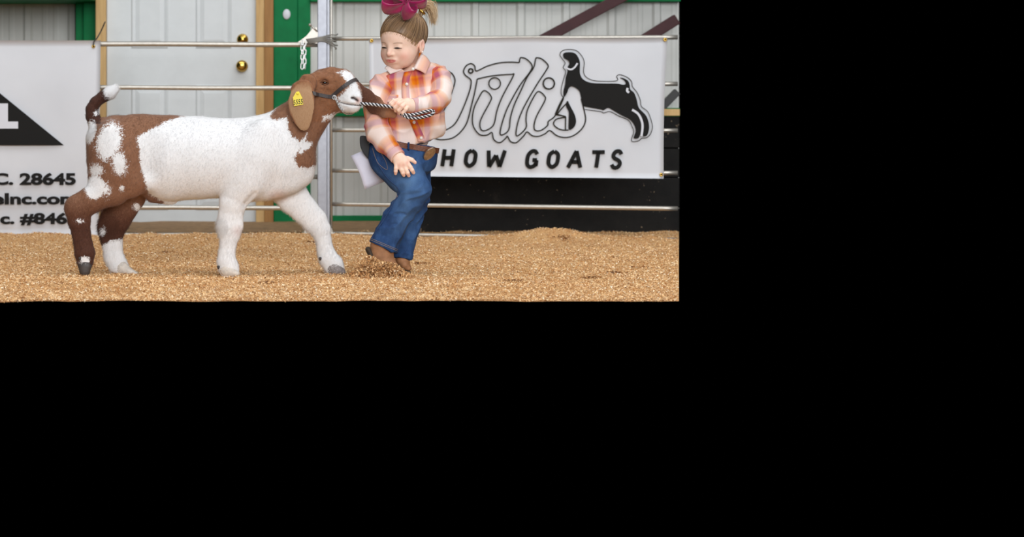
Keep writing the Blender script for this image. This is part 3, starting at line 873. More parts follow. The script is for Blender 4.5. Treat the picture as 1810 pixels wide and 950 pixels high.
# trunk
limb(fg, [(210, 259, 0, 51, .078), (252, 273, 0, 71.5, .098), (300, 280, 0, 76, .112), (350, 279, 0, 73, .114), (400, 280, 0, 70, .112), (450, 277, 0, 70, .106), (490, 271, 0, 64, .092)], k=0.03)
limb(fg, [(178, 238, 0, 20, .05), (203, 230, 0, 22, .06), (226, 227, 0, 18, .05)], k=0.03)
limb(fg, [(176, 250, 0, 21, .055), (175, 285, 0, 21, .062), (178, 318, -.02, 22, .05)], k=0.025)
# neck and brisket
limb(fg, [(492, 248, 0, 52, .075), (514, 222, -.005, 40, .060), (540, 193, -.012, 31, .050), (566, 165, -.02, 27, .044)], k=0.03)
limb(fg, [(584, 190, -.03, 13, .026), (572, 203, -.022, 16, .03), (556, 224, -.01, 18, .036), (538, 250, 0, 22, .045), (526, 275, 0, 26, .05)], k=0.02)
limb(fg, [(500, 290, 0, 50, .085), (522, 290, 0, 34, .06), (528, 305, 0, 27, .05)], k=0.03)
limb(fg, [(430, 340, 0, 16, .05), (470, 338, 0, 16, .055), (510, 325, 0, 18, .05)], k=0.03)
# near hind leg, trailing
limb(fg, [(203, 268, -.045, 42, .045), (206, 312, -.05, 40, .045), (193, 333, -.055, 32, .038), (164, 352, -.056, 24, .029), (138, 368, -.056, 24, .025), (140, 390, -.056, 20, .020), (143.5, 412, -.055, 16.5, .017), (147, 432, -.055, 16.5, .017), (150, 448, -.055, 18, .021), (150.5, 462, -.055, 14.5, .019), (150, 471, -.055, 12, .018)], k=0.022)
limb(fg, [(222, 318, -.045, 24, .035), (206, 338, -.05, 20, .03)], k=0.02)
# far hind leg, standing
limb(fg, [(212, 275, .045, 42, .045), (226, 325, .05, 33, .042), (228, 345, .05, 30, .036), (217, 367, .05, 26.5, .029), (205, 386, .05, 27, .025), (198, 401, .05, 24.5, .022), (197, 418, .05, 20, .018), (199, 436, .05, 17, .017), (201, 454, .05, 17, .019), (208, 467, .05, 17, .019), (216, 474, .05, 13, .02)], k=0.022)
# near fore leg, upright
limb(fg, [(462, 262, -.06, 40, .045), (440, 305, -.064, 38, .04), (422, 335, -.064, 30, .035), (412, 358, -.062, 24, .029), (408, 380, -.06, 21.5, .023), (406.5, 399, -.06, 23, .0225), (406, 414, -.06, 18.5, .019), (403.5, 430, -.06, 14.5, .016), (401, 448, -.06, 14.5, .0165), (400.5, 462, -.06, 16.5, .02), (404, 473, -.06, 18, .021), (406, 479, -.06, 17, .021)], k=0.02)
# far fore leg, stepping out
limb(fg, [(478, 285, .05, 42, .042), (502, 325, .055, 34, .036), (519, 351, .055, 28, .03), (538, 371, .055, 24, .025), (556, 390, .055, 22, .0225), (567, 406, .055, 17.5, .019), (572, 424, .055, 13.5, .016), (575, 442, .055, 14.5, .0165), (580, 456, .055, 16.5, .02), (589, 468, .055, 17.5, .021), (593, 475, .055, 16, .021)], k=0.02)
# sheath and flank fold
limb(fg, [(272, 345, 0, 14, .03), (297, 354, 0, 7, .012), (306, 357, 0, 4, .007)], k=0.015)
limb(fg, [(258, 318, -.075, 16, .02), (235, 335, -.06, 12, .02)], k=0.025)
# shoulder and haunch muscle
limb(fg, [(468, 232, -.078, 16, .02), (452, 275, -.09, 24, .022), (437, 318, -.086, 18, .02)], k=0.03)
limb(fg, [(196, 240, -.07, 20, .02), (214, 285, -.085, 26, .02)], k=0.03)
# hollow of the flank and behind the elbow
limb(fg, [(262, 250, -.122, 20, .02), (255, 295, -.118, 18, .02)], k=0.03, op='sub')
# elbow crease
limb(fg, [(436, 362, -.085, 5, .012), (450, 345, -.1, 4, .01)], k=0.012, op='sub')
# tail
limb(fg, [(186, 226, 0, 15, .024), (170, 219, 0, 13, .022), (163, 206, 0, 11.5, .02), (162, 193, 0, 10.5, .019), (169, 181, 0, 10, .018), (181, 172, 0, 10, .018), (193, 165, 0, 10.5, .017), (200, 160, 0, 8, .012)], k=0.014)
# head, turned a little towards the camera
HS = (math.sin(0.35), math.cos(0.35), 0)
limb(fg, [(574, 153, -.022, 32, .046), (586, 149, -.03, 30, .046), (603, 149, -.045, 27, .040), (614, 161, -.058, 24, .035), (620, 175, -.068, 20, .032)], HS, 0.016)
limb(fg, [(568, 172, -.022, 28, .044), (588, 178, -.036, 22, .036), (608, 182, -.055, 17.5, .029), (623, 185, -.066, 14.5, .026)], HS, 0.014)
limb(fg, [(556, 190, -.018, 24, .04), (578, 196, -.03, 10, .024)], HS, 0.02)
# brow, nose pad, lips
sy = 0.06
limb(fg, [(566, 138, -.062, 6, .010), (580, 139, -.070, 5, .009)], HS, 0.010)
limb(fg, [(572, 152, -.066, 4, .007), (586, 155, -.072, 3, .006)], HS, 0.008)
limb(fg, [(631, 172, -.082, 7, .014), (634, 179, -.08, 5, .012)], HS, 0.008)
limb(fg, [(604, 182, -.092, 2.0, .006), (622, 185.5, -.098, 1.8, .008), (640, 187, -.095, 1.6, .02)], HS, 0.005, 'sub')
limb(fg, [(624, 173.5, -.097, 3.2, .008), (630, 176.5, -.1, 2.6, .008)], HS, 0.005, 'sub')
limb(fg, [(573.5, 146, -.074, 6.0, .009), (577, 147, -.078, 4.5, .008)], HS, 0.006, 'sub')
# near ear, hanging; far ear swung out towards the girl
limb(fg, [(560, 138, -.05, 11, .012), (545, 146, -.075, 15, .008), (536, 160, -.088, 20, .0065), (532.5, 180, -.094, 21, .006), (533, 198, -.094, 18.5, .006), (535.5, 213, -.092, 14, .006), (537.5, 222, -.09, 9.5, .0055)], (0.25, 1, 0), 0.009)
limb(fg, [(610, 144, .0, 9, .012), (630, 156, -.018, 11, .007), (647, 172, -.046, 13.5, .006), (663, 186, -.058, 14.5, .0055), (681, 197, -.066, 11, .0055), (696, 203, -.072, 7, .005)], (0.55, 1, -0.2), 0.009)
Vg, Qg_ = fg.mesh(2)
del fg
gx, gy = px_of(Vg)
Ng = normals(Vg, Qg_)
brown = poly_sd(gx, gy, [(335, 190), (330, 203), (296, 214), (269, 228), (242, 243), (246, 266), (249, 292), (256, 319), (263, 343), (290, 357), (289, 368), (262, 364), (255, 384), (222, 421), (196, 426), (178, 434), (172, 505), (95, 505), (95, 330), (140, 140), (215, 140)])
head_b = poly_sd(gx, gy, [(478, 205), (490, 188), (503, 170), (505, 120), (560, 100), (640, 100), (730, 150), (725, 225), (640, 215), (606, 204), (588, 218), (574, 234), (562, 250), (560, 262), (560, 292), (545, 297), (527, 296), (520, 278), (534, 262), (539, 242), (530, 250), (517, 242), (509, 226), (507, 207), (498, 211), (482, 212)])
brown = np.minimum(brown, head_b)
def z5(L): return [(480 + x / 5.94, 90 + y / 5.94) for x, y in L]
holes = [ell_sd(gx, gy, 193, 250, 21, 33, 0.28), ell_sd(gx, gy, 211, 288, 12.5, 20, -0.15), ell_sd(gx, gy, 170, 301, 11, 10.5), ell_sd(gx, gy, 168, 331, 17.5, 21, 0.1),
         ell_sd(gx, gy, 188, 336, 6, 9), ell_sd(gx, gy, 216, 333, 3.5, 3.5), ell_sd(gx, gy, 158, 234, 11, 20, 0.25), ell_sd(gx, gy, 150, 461, 8.5, 7.5), ell_sd(gx, gy, 202, 160, 22, 17, -0.6),
         ell_sd(gx, gy, 140, 391, 5, 2.5), ell_sd(gx, gy, 183, 408, 4.5, 6), ell_sd(gx, gy, 242, 366, 7, 5, 0.6), ell_sd(gx, gy, 169, 201, 4, 4),
         poly_sd(gx, gy, z5([(690, 225), (780, 205), (850, 240), (885, 320), (920, 390), (970, 520), (960, 620), (870, 670), (775, 660), (735, 620), (715, 545), (700, 490), (835, 360), (795, 345), (780, 300), (740, 255)])),
         poly_sd(gx, gy, z5([(540, 690), (620, 668), (710, 640), (655, 690), (640, 730), (600, 715), (540, 735)])),
         poly_sd(gx, gy, [(542, 236), (540, 250), (551, 251), (551, 258), (534, 270), (527, 271), (532, 258), (537, 246)])]
far_ear = ((gx > 639.5) | ((gx > 629) & (Vg[:, 1] > -0.036))) & (gy > 140)
for i_, h in enumerate(holes): brown = np.maximum(brown, -h * (1.2 if i_ == 3 else 0.5 if i_ < 5 else 1.0))
brown = np.where(far_ear, -8, brown)
near_ear = poly_sd(gx, gy, [(529, 145), (514, 162), (510, 182), (513, 196), (522, 216), (530, 233), (541, 234), (549, 223), (554, 204), (557, 190), (553, 171), (551, 155), (546, 143)])
near_ear = np.where(Vg[:, 1] < -0.072, np.clip(0.6 - near_ear / 4, 0, 1) * np.clip((gy - 136) / 22, 0, 1), 0)
inner = np.clip(ell_sd(gx, gy, 0, 0, 1, 1) * 0, 0, 1)
# tone of the coat: 0 dark chocolate .. 0.5 tan brown .. 1 pale sandy
tone = np.full(len(Vg), 0.50)
tone = np.where((gx > 520) & (gy < 215), 0.58, tone)
tone = np.maximum(tone, 0.50 + 0.42 * near_ear)
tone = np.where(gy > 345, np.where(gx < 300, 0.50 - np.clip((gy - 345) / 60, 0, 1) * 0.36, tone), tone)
tone = np.where((gx < 178) & (gy < 219) | (gx < 206) & (gy < 196), 0.08, tone)
tone = np.where(far_ear, 0.22 + 0.4 * np.clip((gx - 662) / 25, 0, 1), tone)
# skin: shade of mouth crease and nostril painted in, dark eyelid rims
skin = np.zeros(len(Vg))
def dark_line(pts, w_):
    global skin
    d = np.full(len(Vg), 1e9)
    for (x0, y0), (x1, y1) in zip(pts[:-1], pts[1:]):
        ex, ey = x1 - x0, y1 - y0; t = np.clip(((gx - x0) * ex + (gy - y0) * ey) / (ex * ex + ey * ey), 0, 1)
        d = np.minimum(d, np.hypot(gx - x0 - t * ex, gy - y0 - t * ey))
    skin = np.maximum(skin, np.where(Vg[:, 1] < -0.03, np.clip(1.4 - d / w_, 0, 1), 0))
dark_line([(602, 181), (612, 184), (622, 185.5), (640, 187)], 1.1)
dark_line([(622, 173), (627, 174), (632, 178)], 2.4)
dark_line([(567, 146), (573, 143.5), (580, 147)], 1.5)
dark_line([(569, 149), (575, 150), (580, 148.5)], 1.0)
pink = np.zeros(len(Vg))
pink = np.maximum(pink, 0.8 * np.clip(1.2 - np.hypot(gx - 633, gy - 178) / 6.5, 0, 1) * (Vg[:, 1] < -0.04))
pink = np.maximum(pink, 0.25 * np.clip(1 - np.hypot((gx - 420) / 1.0, gy - 408) / 14, 0, 1))
pink = np.maximum(pink, 0.4 * np.clip(1 - np.hypot(gx - 492, (gy - 346) * 1.6) / 24, 0, 1))

def coat_mat():
    g = NT('goat_coat'); co = g.coord('Object')
    hair = g.noise(300, 4, 0.7, g.coord('Object', (1, 1, 0.45)))
    nz = g.noise(90, 4, 0.7, co); nf = g.noise(230, 3, 0.7, co)
    b = g.attr('brown').outputs['Fac']                        # signed distance, below 0 is brown
    spot = g.math('ADD', b, g.math('ADD', g.math('MULTIPLY', g.math('SUBTRACT', nz, 0.5), 12.0), g.math('MULTIPLY', g.math('SUBTRACT', nf, 0.5), 14.0)))
    mr = g.n('ShaderNodeMapRange'); mr.inputs[1].default_value = -1.2; mr.inputs[2].default_value = 1.2; g.l(spot, mr.inputs[0])
    t = g.attr('tone').outputs['Fac']
    t2 = g.math('ADD', t, g.math('MULTIPLY', g.math('SUBTRACT', hair, 0.5), 0.42))
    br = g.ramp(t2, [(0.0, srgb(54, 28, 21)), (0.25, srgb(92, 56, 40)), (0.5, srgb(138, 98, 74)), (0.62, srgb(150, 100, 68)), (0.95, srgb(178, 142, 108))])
    wh = g.ramp(hair, [(0.3, srgb(232, 232, 233)), (0.7, srgb(245, 245, 246))])
    c = g.mix(mr.outputs[0], br, wh)
    c = g.mix(g.attr('pink').outputs['Fac'], c, srgb(214, 160, 146))
    c = g.mix(g.attr('skin').outputs['Fac'], c, srgb(58, 40, 36))
    g.col(c); g.set(Roughness=0.78); g.b.inputs['Specular IOR Level'].default_value = 0.25
    g.b.inputs['Sheen Weight'].default_value = 0.15
    g.bump(hair, 0.35, 0.0025); return g.m
M_coat = coat_mat()
goat = thing('goat', 'white and brown young goat walking, with hanging ears and upright tail', 'goat', P(300, 488, -0.05))
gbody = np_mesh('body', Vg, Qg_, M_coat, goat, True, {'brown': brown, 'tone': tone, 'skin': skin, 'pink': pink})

# coat hairs standing off the skin: short all over, longer on tail tip, knees and pasterns
def fur(n, seed, sel, lmin, lmax, lift, wid):
    r = np.random.default_rng(seed); ids = np.nonzero(sel)[0]; ids = r.choice(ids, n)
    p = Vg[ids] + r.normal(0, 0.0012, (n, 3)); nn = Ng[ids]
    flow = np.tile(np.array([-0.55, 0, -0.8]), (n, 1))
    x = gx[ids]; y = gy[ids]
    tail = (x < 215) & (y < 214) & (x < 215)
    flow[tail] = np.array([0.75, 0, 0.65]); 
    headm = (x > 560) & (y < 205); flow[headm] = np.array([-0.9, 0.1, -0.2])
    flow += r.normal(0, 0.22, (n, 3))
    flow -= nn * (flow * nn).sum(1)[:, None]; flow /= np.linalg.norm(flow, axis=1)[:, None] + 1e-9
    d = flow * (1 - lift) + nn * lift; d /= np.linalg.norm(d, axis=1)[:, None]
    s = np.cross(d, nn); s /= np.linalg.norm(s, axis=1)[:, None] + 1e-9
    L = r.uniform(lmin, lmax, n)[:, None]
    V = np.stack([p - s * wid - nn * 0.001, p + s * wid - nn * 0.001, p + d * L], 1).reshape(-1, 3)
    return V, np.repeat(ids, 3), nn
sets = []
soft = (skin < 0.2) & (pink < 0.3) & (near_ear < 0.3) & ~far_ear
sets.append(fur(90000, 21, soft & (gy < 470), 0.005, 0.010, 0.30, 0.0006))
sets.append(fur(2500, 22, (gx > 176) & (gx < 215) & (gy < 180), 0.010, 0.022, 0.22, 0.0006))
legs_ = (gy > 400) & (gy < 480) & (gx > 170)
sets.append(fur(9000, 23, legs_, 0.007, 0.013, 0.3, 0.0005))
knee = (np.hypot(gx - 388, gy - 400) < 18) | (np.hypot(gx - 188, gy - 393) < 24)
sets.append(fur(2600, 24, knee, 0.010, 0.018, 0.42, 0.0006))
Vf = np.concatenate([s[0] for s in sets]); If = np.concatenate([s[1] for s in sets])
Qf = np.arange(len(Vf)).reshape(-1, 3)
fo = np_mesh('fur', Vf, Qf, M_coat, goat, True, {'brown': brown[If], 'tone': tone[If], 'skin': skin[If], 'pink': pink[If]})
fo['kind'] = 'stuff'
fo.data.normals_split_custom_set_from_vertices([tuple(v) for v in Ng[If]])

# hooves: two claws each
def hoof(L, y, mat, wid=0.012):
    f = Field(P(L[0][0] - 45, 505, y - 0.06), P(L[0][0] + 55, 445, y + 0.06), 0.0022)
    for s in (-1, 1):
        pts = [P(q[0], q[1], y + s * 0.0115) for q in L]
        f.chain(pts, [(q[2] * S(y), wid * q[3]) for q in L], (0, 1, 0), 0.003)
    f.plane(P(L[0][0], L[-1][1] + L[-1][2], y), (0, 0, -1), 0.002)
    V, Q = f.mesh(1)
    return np_mesh('hoof', V, Q, mat, goat)
M_hoof_d = simple('dark_horn', srgb(66, 60, 58), 0.55, 0, 90, 0.25)
M_hoof_g = simple('grey_horn', srgb(128, 120, 118), 0.55, 0, 90, 0.35)
M_hoof_w = simple('pale_horn', srgb(206, 198, 188), 0.6, 0, 90, 0.15)
hoof([(150, 472, 12, 1), (150, 479, 10, 0.95)], -.055, M_hoof_d)
hoof([(216, 473, 11, 1.0), (228, 480, 7, 1.0), (241, 484, 3.5, 0.8)], .05, M_hoof_w)
hoof([(400, 478, 11, 1.05), (408, 481, 9, 1.1), (419, 484, 5, 0.9)], -.06, M_hoof_w)
hoof([(590, 474, 12, 1.05), (597, 479, 10, 1.1), (604, 481, 7, 0.9)], .055, M_hoof_g)
# dew claws
for (a, b, y) in ((141, 455, -.075), (566, 455, .035), (386, 470, -.075)):
    V, Fc = lathe_vf([(0.004, 0), (0.005, 0.004), (0.0035, 0.009), (0.0008, 0.012)], 10, Matrix.Translation(P(a, b, y)) @ Matrix.Rotation(math.pi, 4, 'X'))
    mesh_obj('dewclaw', V, Fc, M_hoof_d, goat, True)
# eye
M_eye = simple('dark_glossy_eye', srgb(28, 18, 14), 0.08)
ep = surf(Vg, 574, 146.5)
bm = bmesh.new(); bmesh.ops.create_uvsphere(bm, u_segments=20, v_segments=14, radius=0.0095)
bm.transform(Matrix.Translation(ep + Vector((0, 0.0055, 0)))); bm_obj('eye', bm, M_eye, goat, True)
V, Fc = tube_vf(spline([ep + Vector((-0.0105, 0.003, 0.0005)), ep + Vector((-0.004, -0.0045, 0.0055)), ep + Vector((0.004, -0.0050, 0.0050)), ep + Vector((0.0115, 0.0005, -0.0005))], 5), 0.0026, 8)
M_lid = simple('brown_eyelid', srgb(120, 76, 50), 0.7, 0, 200, 0.2)
mesh_obj('eyelid', V, Fc, M_lid, goat, True)
V, Fc = tube_vf(spline([ep + Vector((-0.0105, 0.003, 0.0)), ep + Vector((-0.003, -0.003, -0.0055)), ep + Vector((0.005, -0.0035, -0.0050)), ep + Vector((0.0115, 0.0005, -0.0008))], 5), 0.0018, 8)
mesh_obj('eyelid', V, Fc, M_lid, goat, True)
# ear tag with its number
M_tag = simple('yellow_tag_plastic', srgb(244, 222, 60), 0.4)
M_tagprint = simple('tag_print', srgb(20, 18, 14), 0.6)
ty = min(surf(Vg, x, y).y for x, y in ((520, 175), (528, 165), (533, 180), (526, 176))) - 0.0035
tp = [(517.8, 172.5), (523.5, 162.5), (528.5, 161.5), (534.5, 173.5), (535.8, 185), (519.8, 187.6)]
bm = bmesh.new(); TH = 0.0018
v1 = [bm.verts.new(P(a, b, ty)) for a, b in tp]; v2 = [bm.verts.new(P(a, b, ty) + Vector((0, TH, 0))) for a, b in tp]
bm.faces.new(v1[::-1]); bm.faces.new(v2)
for i in range(len(tp)): j = (i + 1) % len(tp); bm.faces.new((v1[i], v1[j], v2[j], v2[i]))
bmesh.ops.recalc_face_normals(bm, faces=bm.faces)
etag = bm_obj('ear_tag', bm, M_tag, goat)
def tagp(x, y):
    return P(518.8 + (x) * 16.2 - 0.0 * y, 0, ty - 0.0006) * 0 + P(518.9 + x * 16.2, 177.0 - x * 2.2 + y * 8.6, ty - 0.0006)
text_fit('tag_number', '5555', 0, 1, 0, 1, M_tagprint, etag, tagp, 0.012)
V, Fc = lathe_vf([(0.0045, 0), (0.0045, 0.0015), (0.002, 0.003), (0.0004, 0.003)], 12, Matrix.Translation(P(526.2, 165.5, ty)) @ Matrix.Rotation(math.pi / 2, 4, 'X'))
mesh_obj('tag_stud', V, Fc, M_tag, etag, True)
settle(goat)

# ================================================================ halter (straps cut to the head's own section) and chain lead
M_strap = simple('dark_leather_strap', srgb(62, 56, 56), 0.5, 0, 60, 0.12, 0.15, 300)
halter = thing('halter', 'dark grey strap halter with chin chain on the goat head', 'halter', P(590, 172, -0.09))
def section(p0, p1, side, keep, off=0.0025, nb=64, V=None):
    """closed ring where the plane through p0,p1 along side cuts the head"""
    p0 = np.array(p0); u = np.array(p1) - p0; L = np.linalg.norm(u); u /= L; s = np.array(side, float); s -= u * (s @ u); s /= np.linalg.norm(s); n = np.cross(u, s)
    V = Vg if V is None else V; D = V - p0; m = (np.abs(D @ n) < 0.0032) & keep
    a = D[m] @ u; b = D[m] @ s; ca, cb = (a.max() + a.min()) / 2, (b.max() + b.min()) / 2
    th = np.arctan2(b - cb, a - ca); r = np.hypot(a - ca, b - cb); out = []
    bins = [[] for _ in range(nb)]
    for t, q in zip(th, r): bins[int((t + math.pi) / (2 * math.pi) * nb) % nb].append(q)
    rr = np.array([max(x) if x else np.nan for x in bins]); ok = ~np.isnan(rr)
    rr = np.interp(np.arange(nb), np.nonzero(ok)[0], rr[ok], period=nb)
    rr = (np.roll(rr, 1) + rr * 2 + np.roll(rr, -1)) / 4 + off
    for k in range(nb):
        t = -math.pi + (k + 0.5) / nb * 2 * math.pi
        out.append(p0 + u * (ca + rr[k] * math.cos(t)) + s * (cb + rr[k] * math.sin(t)))
    return out, n
def band(name, ring, n, w_, th, mat, parent, closed=True):
    n = Vector(n); m = len(ring); cen = sum((Vector(p) for p in ring), Vector()) / m; V = []; Fc = []
    for i, p in enumerate(ring):
        p = Vector(p)
        t = Vector(ring[(i + 1) % m] if closed else ring[min(i + 1, m - 1)]) - Vector(ring[i - 1] if (closed or i) else ring[0]); t.normalize()
        o = t.cross(n); o.normalize()
        if o.dot(p - cen) < 0: o = -o
        V += [p - n * w_ / 2, p + n * w_ / 2, p + n * w_ / 2 + o * th, p - n * w_ / 2 + o * th]
    for i in range(m if closed else m - 1):
        j = (i + 1) % m
        for a in range(4):
            b = (a + 1) % 4; Fc.append((4 * i + a, 4 * i + b, 4 * j + b, 4 * j + a))
    o = mesh_obj(name, V, Fc, mat, parent, False)
    bm = bmesh.new(); bm.from_mesh(o.data); bmesh.ops.recalc_face_normals(bm, faces=bm.faces); bm.to_mesh(o.data); bm.free()
    return o
headk = (gx > 560) & (gx < 645) & (gy > 112) & (gy < 206) & ~far_ear & (near_ear < 0.1)
pa, pb = P(590, 172, -.05), P(621, 150, -.05)
ring, n_ = section(pa, pb, HS, headk)
u_ = (pb - pa).normalized(); ring_top = [p for p in ring if (Vector(p) - pa).dot(u_) > -0.012]
# start the strap at the near cheek and run over the nose to the far one
k0 = max(range(len(ring)), key=lambda k: min((Vector(ring[k]) - pa).dot(u_), 0) if False else -abs((Vector(ring[k]) - pa).dot(u_) + 0.004) - (0 if ring[k][1] < -0.05 else 1))
seq = [ring[(k0 + i) % len(ring)] for i in range(len(ring))]
if (Vector(seq[5]) - pa).dot(u_) < (Vector(seq[0]) - pa).dot(u_): seq = [ring[(k0 - i) % len(ring)] for i in range(len(ring))]
cut = next((i for i in range(8, len(seq)) if (Vector(seq[i]) - pa).dot(u_) < -0.004), len(seq) - 1)
band('noseband', seq[:cut], n_, 0.0125, 0.0022, M_strap, halter, False)
under = seq[cut - 1:] + seq[:1]
# cheek straps follow the head
def cheek(near):
    pts = []
    for i in range(9):
        t = i / 8; a = 548 + (590 - 548) * t; b = 163 + (172 - 163) * t + 1.2 * math.sin(math.pi * t)
        x, y = gx, gy
        m = (np.hypot(gx - a, gy - b) < 3.0) & (near_ear < 0.2) & ~far_ear
        yy = Vg[m, 1].min() if near else Vg[m, 1].max()
        pts.append(P(a, b, yy + (-0.003 if near else 0.003)))
    return pts
for near in (True, False):
    pts = cheek(near); V = []; Fc = []
    for i, p in enumerate(pts):
        up = Vector((-0.2, 0, 1)).normalized() * 0.0065; o = Vector((0, -0.0022 if near else 0.0022, 0))
        V += [p - up, p + up, p + up + o, p - up + o]
    for i in range(len(pts) - 1):
        for a in range(4):
            b = (a + 1) % 4; Fc.append((4 * i + a, 4 * i + b, 4 * i + 4 + b, 4 * i + 4 + a))
    Fc += [(0, 1, 2, 3), (4 * len(pts) - 4, 4 * len(pts) - 3, 4 * len(pts) - 2, 4 * len(pts) - 1)]
    o = mesh_obj('cheek_strap', V, Fc, M_strap, halter)
    bm = bmesh.new(); bm.from_mesh(o.data); bmesh.ops.recalc_face_normals(bm, faces=bm.faces); bm.to_mesh(o.data); bm.free()
ringp = cheek(True)[-1] + Vector((0.002, -0.003, -0.001))
V, Fc = tube_vf([ringp + Vector((0.0065 * math.cos(a), 0.001, 0.0065 * math.sin(a))) for a in [2 * math.pi * k / 14 for k in range(14)]], 0.0016, 6, closed=True)
mesh_obj('ring', V, Fc, M_chain, halter, True)
def resample(pts, step):
    pts = [Vector(p) for p in pts]; out = [pts[0].copy()]; acc = 0
    for a, b in zip(pts[:-1], pts[1:]):
        L = (b - a).length
        while acc + L >= step and L > 1e-9:
            t = (step - acc) / L; a = a.lerp(b, t); out.append(a.copy()); L = (b - a).length; acc = 0
        acc += L
    return out
def curb_chain(name, pts, parent, pitch=0.0052, L=0.0048, W=0.0034, r=0.0013, facing=(0, -1, 0), mat=None, rows=1):
    """twisted show chain, link after link"""
    ps = resample(pts, pitch); A = Acc()
    for i in range(len(ps) - 1):
        t = (ps[i + 1] - ps[i]).normalized(); f = Vector(facing); s = t.cross(f).normalized(); f2 = s.cross(t)
        ang = 0.75 if i % 2 == 0 else -0.75
        tt = (t * math.cos(0.55) + s * math.sin(0.55)); ss = (s * math.cos(0.55) - t * math.sin(0.55)) * math.cos(ang) + f2 * math.sin(ang)
        A.add(link_vf((ps[i] + ps[i + 1]) / 2, tt, ss, L, W, r, 10, 5))
    o = A.obj(name, mat or M_chain, parent); o['kind'] = 'stuff'; return o
low = [Vector(p) for p in under]
curb_chain('chin_chain', [ringp] + [p + Vector((0, 0, -0.002)) for p in spline([tuple(surf(Vg, a, b, ofs=0.003)) for a, b in ((594, 175), (597, 182), (601, 190), (605, 196))], 5)][0:] if False else [ringp] + [Vector(q) for q in spline([tuple(surf(Vg, a, b, ofs=0.003)) for a, b in ((594, 175), (597, 182), (601, 190), (606, 196))], 5)] + [P(611, 201, -.05), P(622, 201, -.04), P(634, 190, -.03)], halter, 0.0048, 0.0046, 0.0032, 0.0012)
settle(halter)
# ================================================================ the child
girl = thing('person', 'small child in plaid shirt, jeans and pink bow leading the goat', 'person', P(700, 488, 0.0))
# ---- materials
def skin_mat():
    g = NT('fair_skin'); co = g.coord('Object')
    base = g.ramp(g.noise(60, 3, 0.5, co), [(0.3, srgb(246, 207, 184)), (0.7, srgb(252, 218, 198))])
    c = g.mix(g.attr('blush').outputs['Fac'], base, srgb(238, 162, 144))
    c = g.mix(g.attr('lip').outputs['Fac'], c, srgb(222, 136, 126))
    c = g.mix(g.attr('brow').outputs['Fac'], c, srgb(140, 100, 70))
    g.col(c); g.set(Roughness=0.5); g.b.inputs['Specular IOR Level'].default_value = 0.35
    g.b.inputs['Subsurface Weight'].default_value = 0.12; g.b.inputs['Subsurface Radius'].default_value = (0.006, 0.002, 0.001)
    g.b.inputs['Subsurface Scale'].default_value = 0.6
    return g.m
M_skin = skin_mat()
def plaid_mat(name='plaid_flannel'):
    g = NT(name); a = g.attr('plaid')
    sp = g.n('ShaderNodeSeparateXYZ'); g.l(a.outputs['Vector'], sp.inputs[0])
    cream, orange, rust, mauve, peach = srgb(246, 232, 226), srgb(232, 150, 84), srgb(200, 92, 54), srgb(182, 106, 128), srgb(240, 192, 160)
    def stripes(v, per, ph):
        f = g.math('FRACT', g.math('ADD', g.math('DIVIDE', v, per), ph))
        return g.ramp(f, [(0.0, cream), (0.26, cream), (0.30, peach), (0.38, orange), (0.50, rust), (0.55, orange), (0.62, mauve), (0.72, mauve), (0.78, peach), (0.86, cream)])
    cu = stripes(sp.outputs[0], 0.128, 0.13); cv = stripes(sp.outputs[1], 0.135, 0.3)
    c = g.mix(0.5, cu, cv)
    wv = g.noise(900, 2, 0.5, a.outputs['Vector'])
    c = g.mix(0.18, c, g.ramp(wv, [(0.3, srgb(190, 150, 140)), (0.7, srgb(255, 250, 246))]), 'MULTIPLY')
    hs = g.n('ShaderNodeHueSaturation'); hs.inputs['Saturation'].default_value = 1.12; g.l(c, hs.inputs['Color']); c = hs.outputs[0]
    g.col(c); g.set(Roughness=0.85); g.b.inputs['Sheen Weight'].default_value = 0.2
    g.b.inputs['Specular IOR Level'].default_value = 0.2
    g.bump(wv, 0.15, 0.001); return g.m
M_plaid = plaid_mat()
def denim_mat():
    g = NT('blue_denim'); co = g.coord('Object')
    f = g.noise(26, 4, 0.65, g.coord('Object', (1, 1, 0.6))); fine = g.noise(700, 2, 0.6, co)
    a = g.ramp(f, [(0.3, srgb(32, 54, 94)), (0.55, srgb(48, 80, 128)), (0.75, srgb(70, 106, 156))])
    a = g.mix(g.attr('fade').outputs['Fac'], a, srgb(98, 138, 186))
    a = g.mix(0.35, a, g.ramp(fine, [(0.3, srgb(120, 130, 150)), (0.7, srgb(255, 255, 255))]), 'MULTIPLY')
    g.col(a); g.set(Roughness=0.85); g.b.inputs['Specular IOR Level'].default_value = 0.2
    g.bump(fine, 0.2, 0.001); return g.m
M_denim = denim_mat()
def hair_mat(name, c0, c1):
    g = NT(name); a = g.attr('strand').outputs['Fac']
    g.col(g.ramp(a, [(0.0, c0), (1.0, c1)])); g.set(Roughness=0.42); g.b.inputs['Specular IOR Level'].default_value = 0.4
    return g.m
M_hair = hair_mat('light_brown_hair', srgb(84, 62, 44), srgb(188, 152, 112))
M_blonde = hair_mat('blonde_hair', srgb(166, 130, 90), srgb(234, 208, 168))
M_satin = NT('magenta_satin'); M_satin.col(M_satin.ramp(M_satin.noise(30, 2, 0.5, M_satin.coord('Object')), [(0.3, srgb(146, 10, 74)), (0.7, srgb(176, 22, 96))])); M_satin.set(Roughness=0.38); M_satin.b.inputs['Sheen Weight'].default_value = 0.3; M_satin = M_satin.m
M_boot = simple('brown_boot_leather', srgb(166, 118, 82), 0.7, 0, 40, 0.2, 0.2, 120)
M_sole = simple('dark_boot_sole', srgb(62, 52, 42), 0.8, 0, 60, 0.2)
M_belt = simple('tooled_brown_leather', srgb(110, 62, 40), 0.5, 0, 150, 0.3, 0.5, 160)
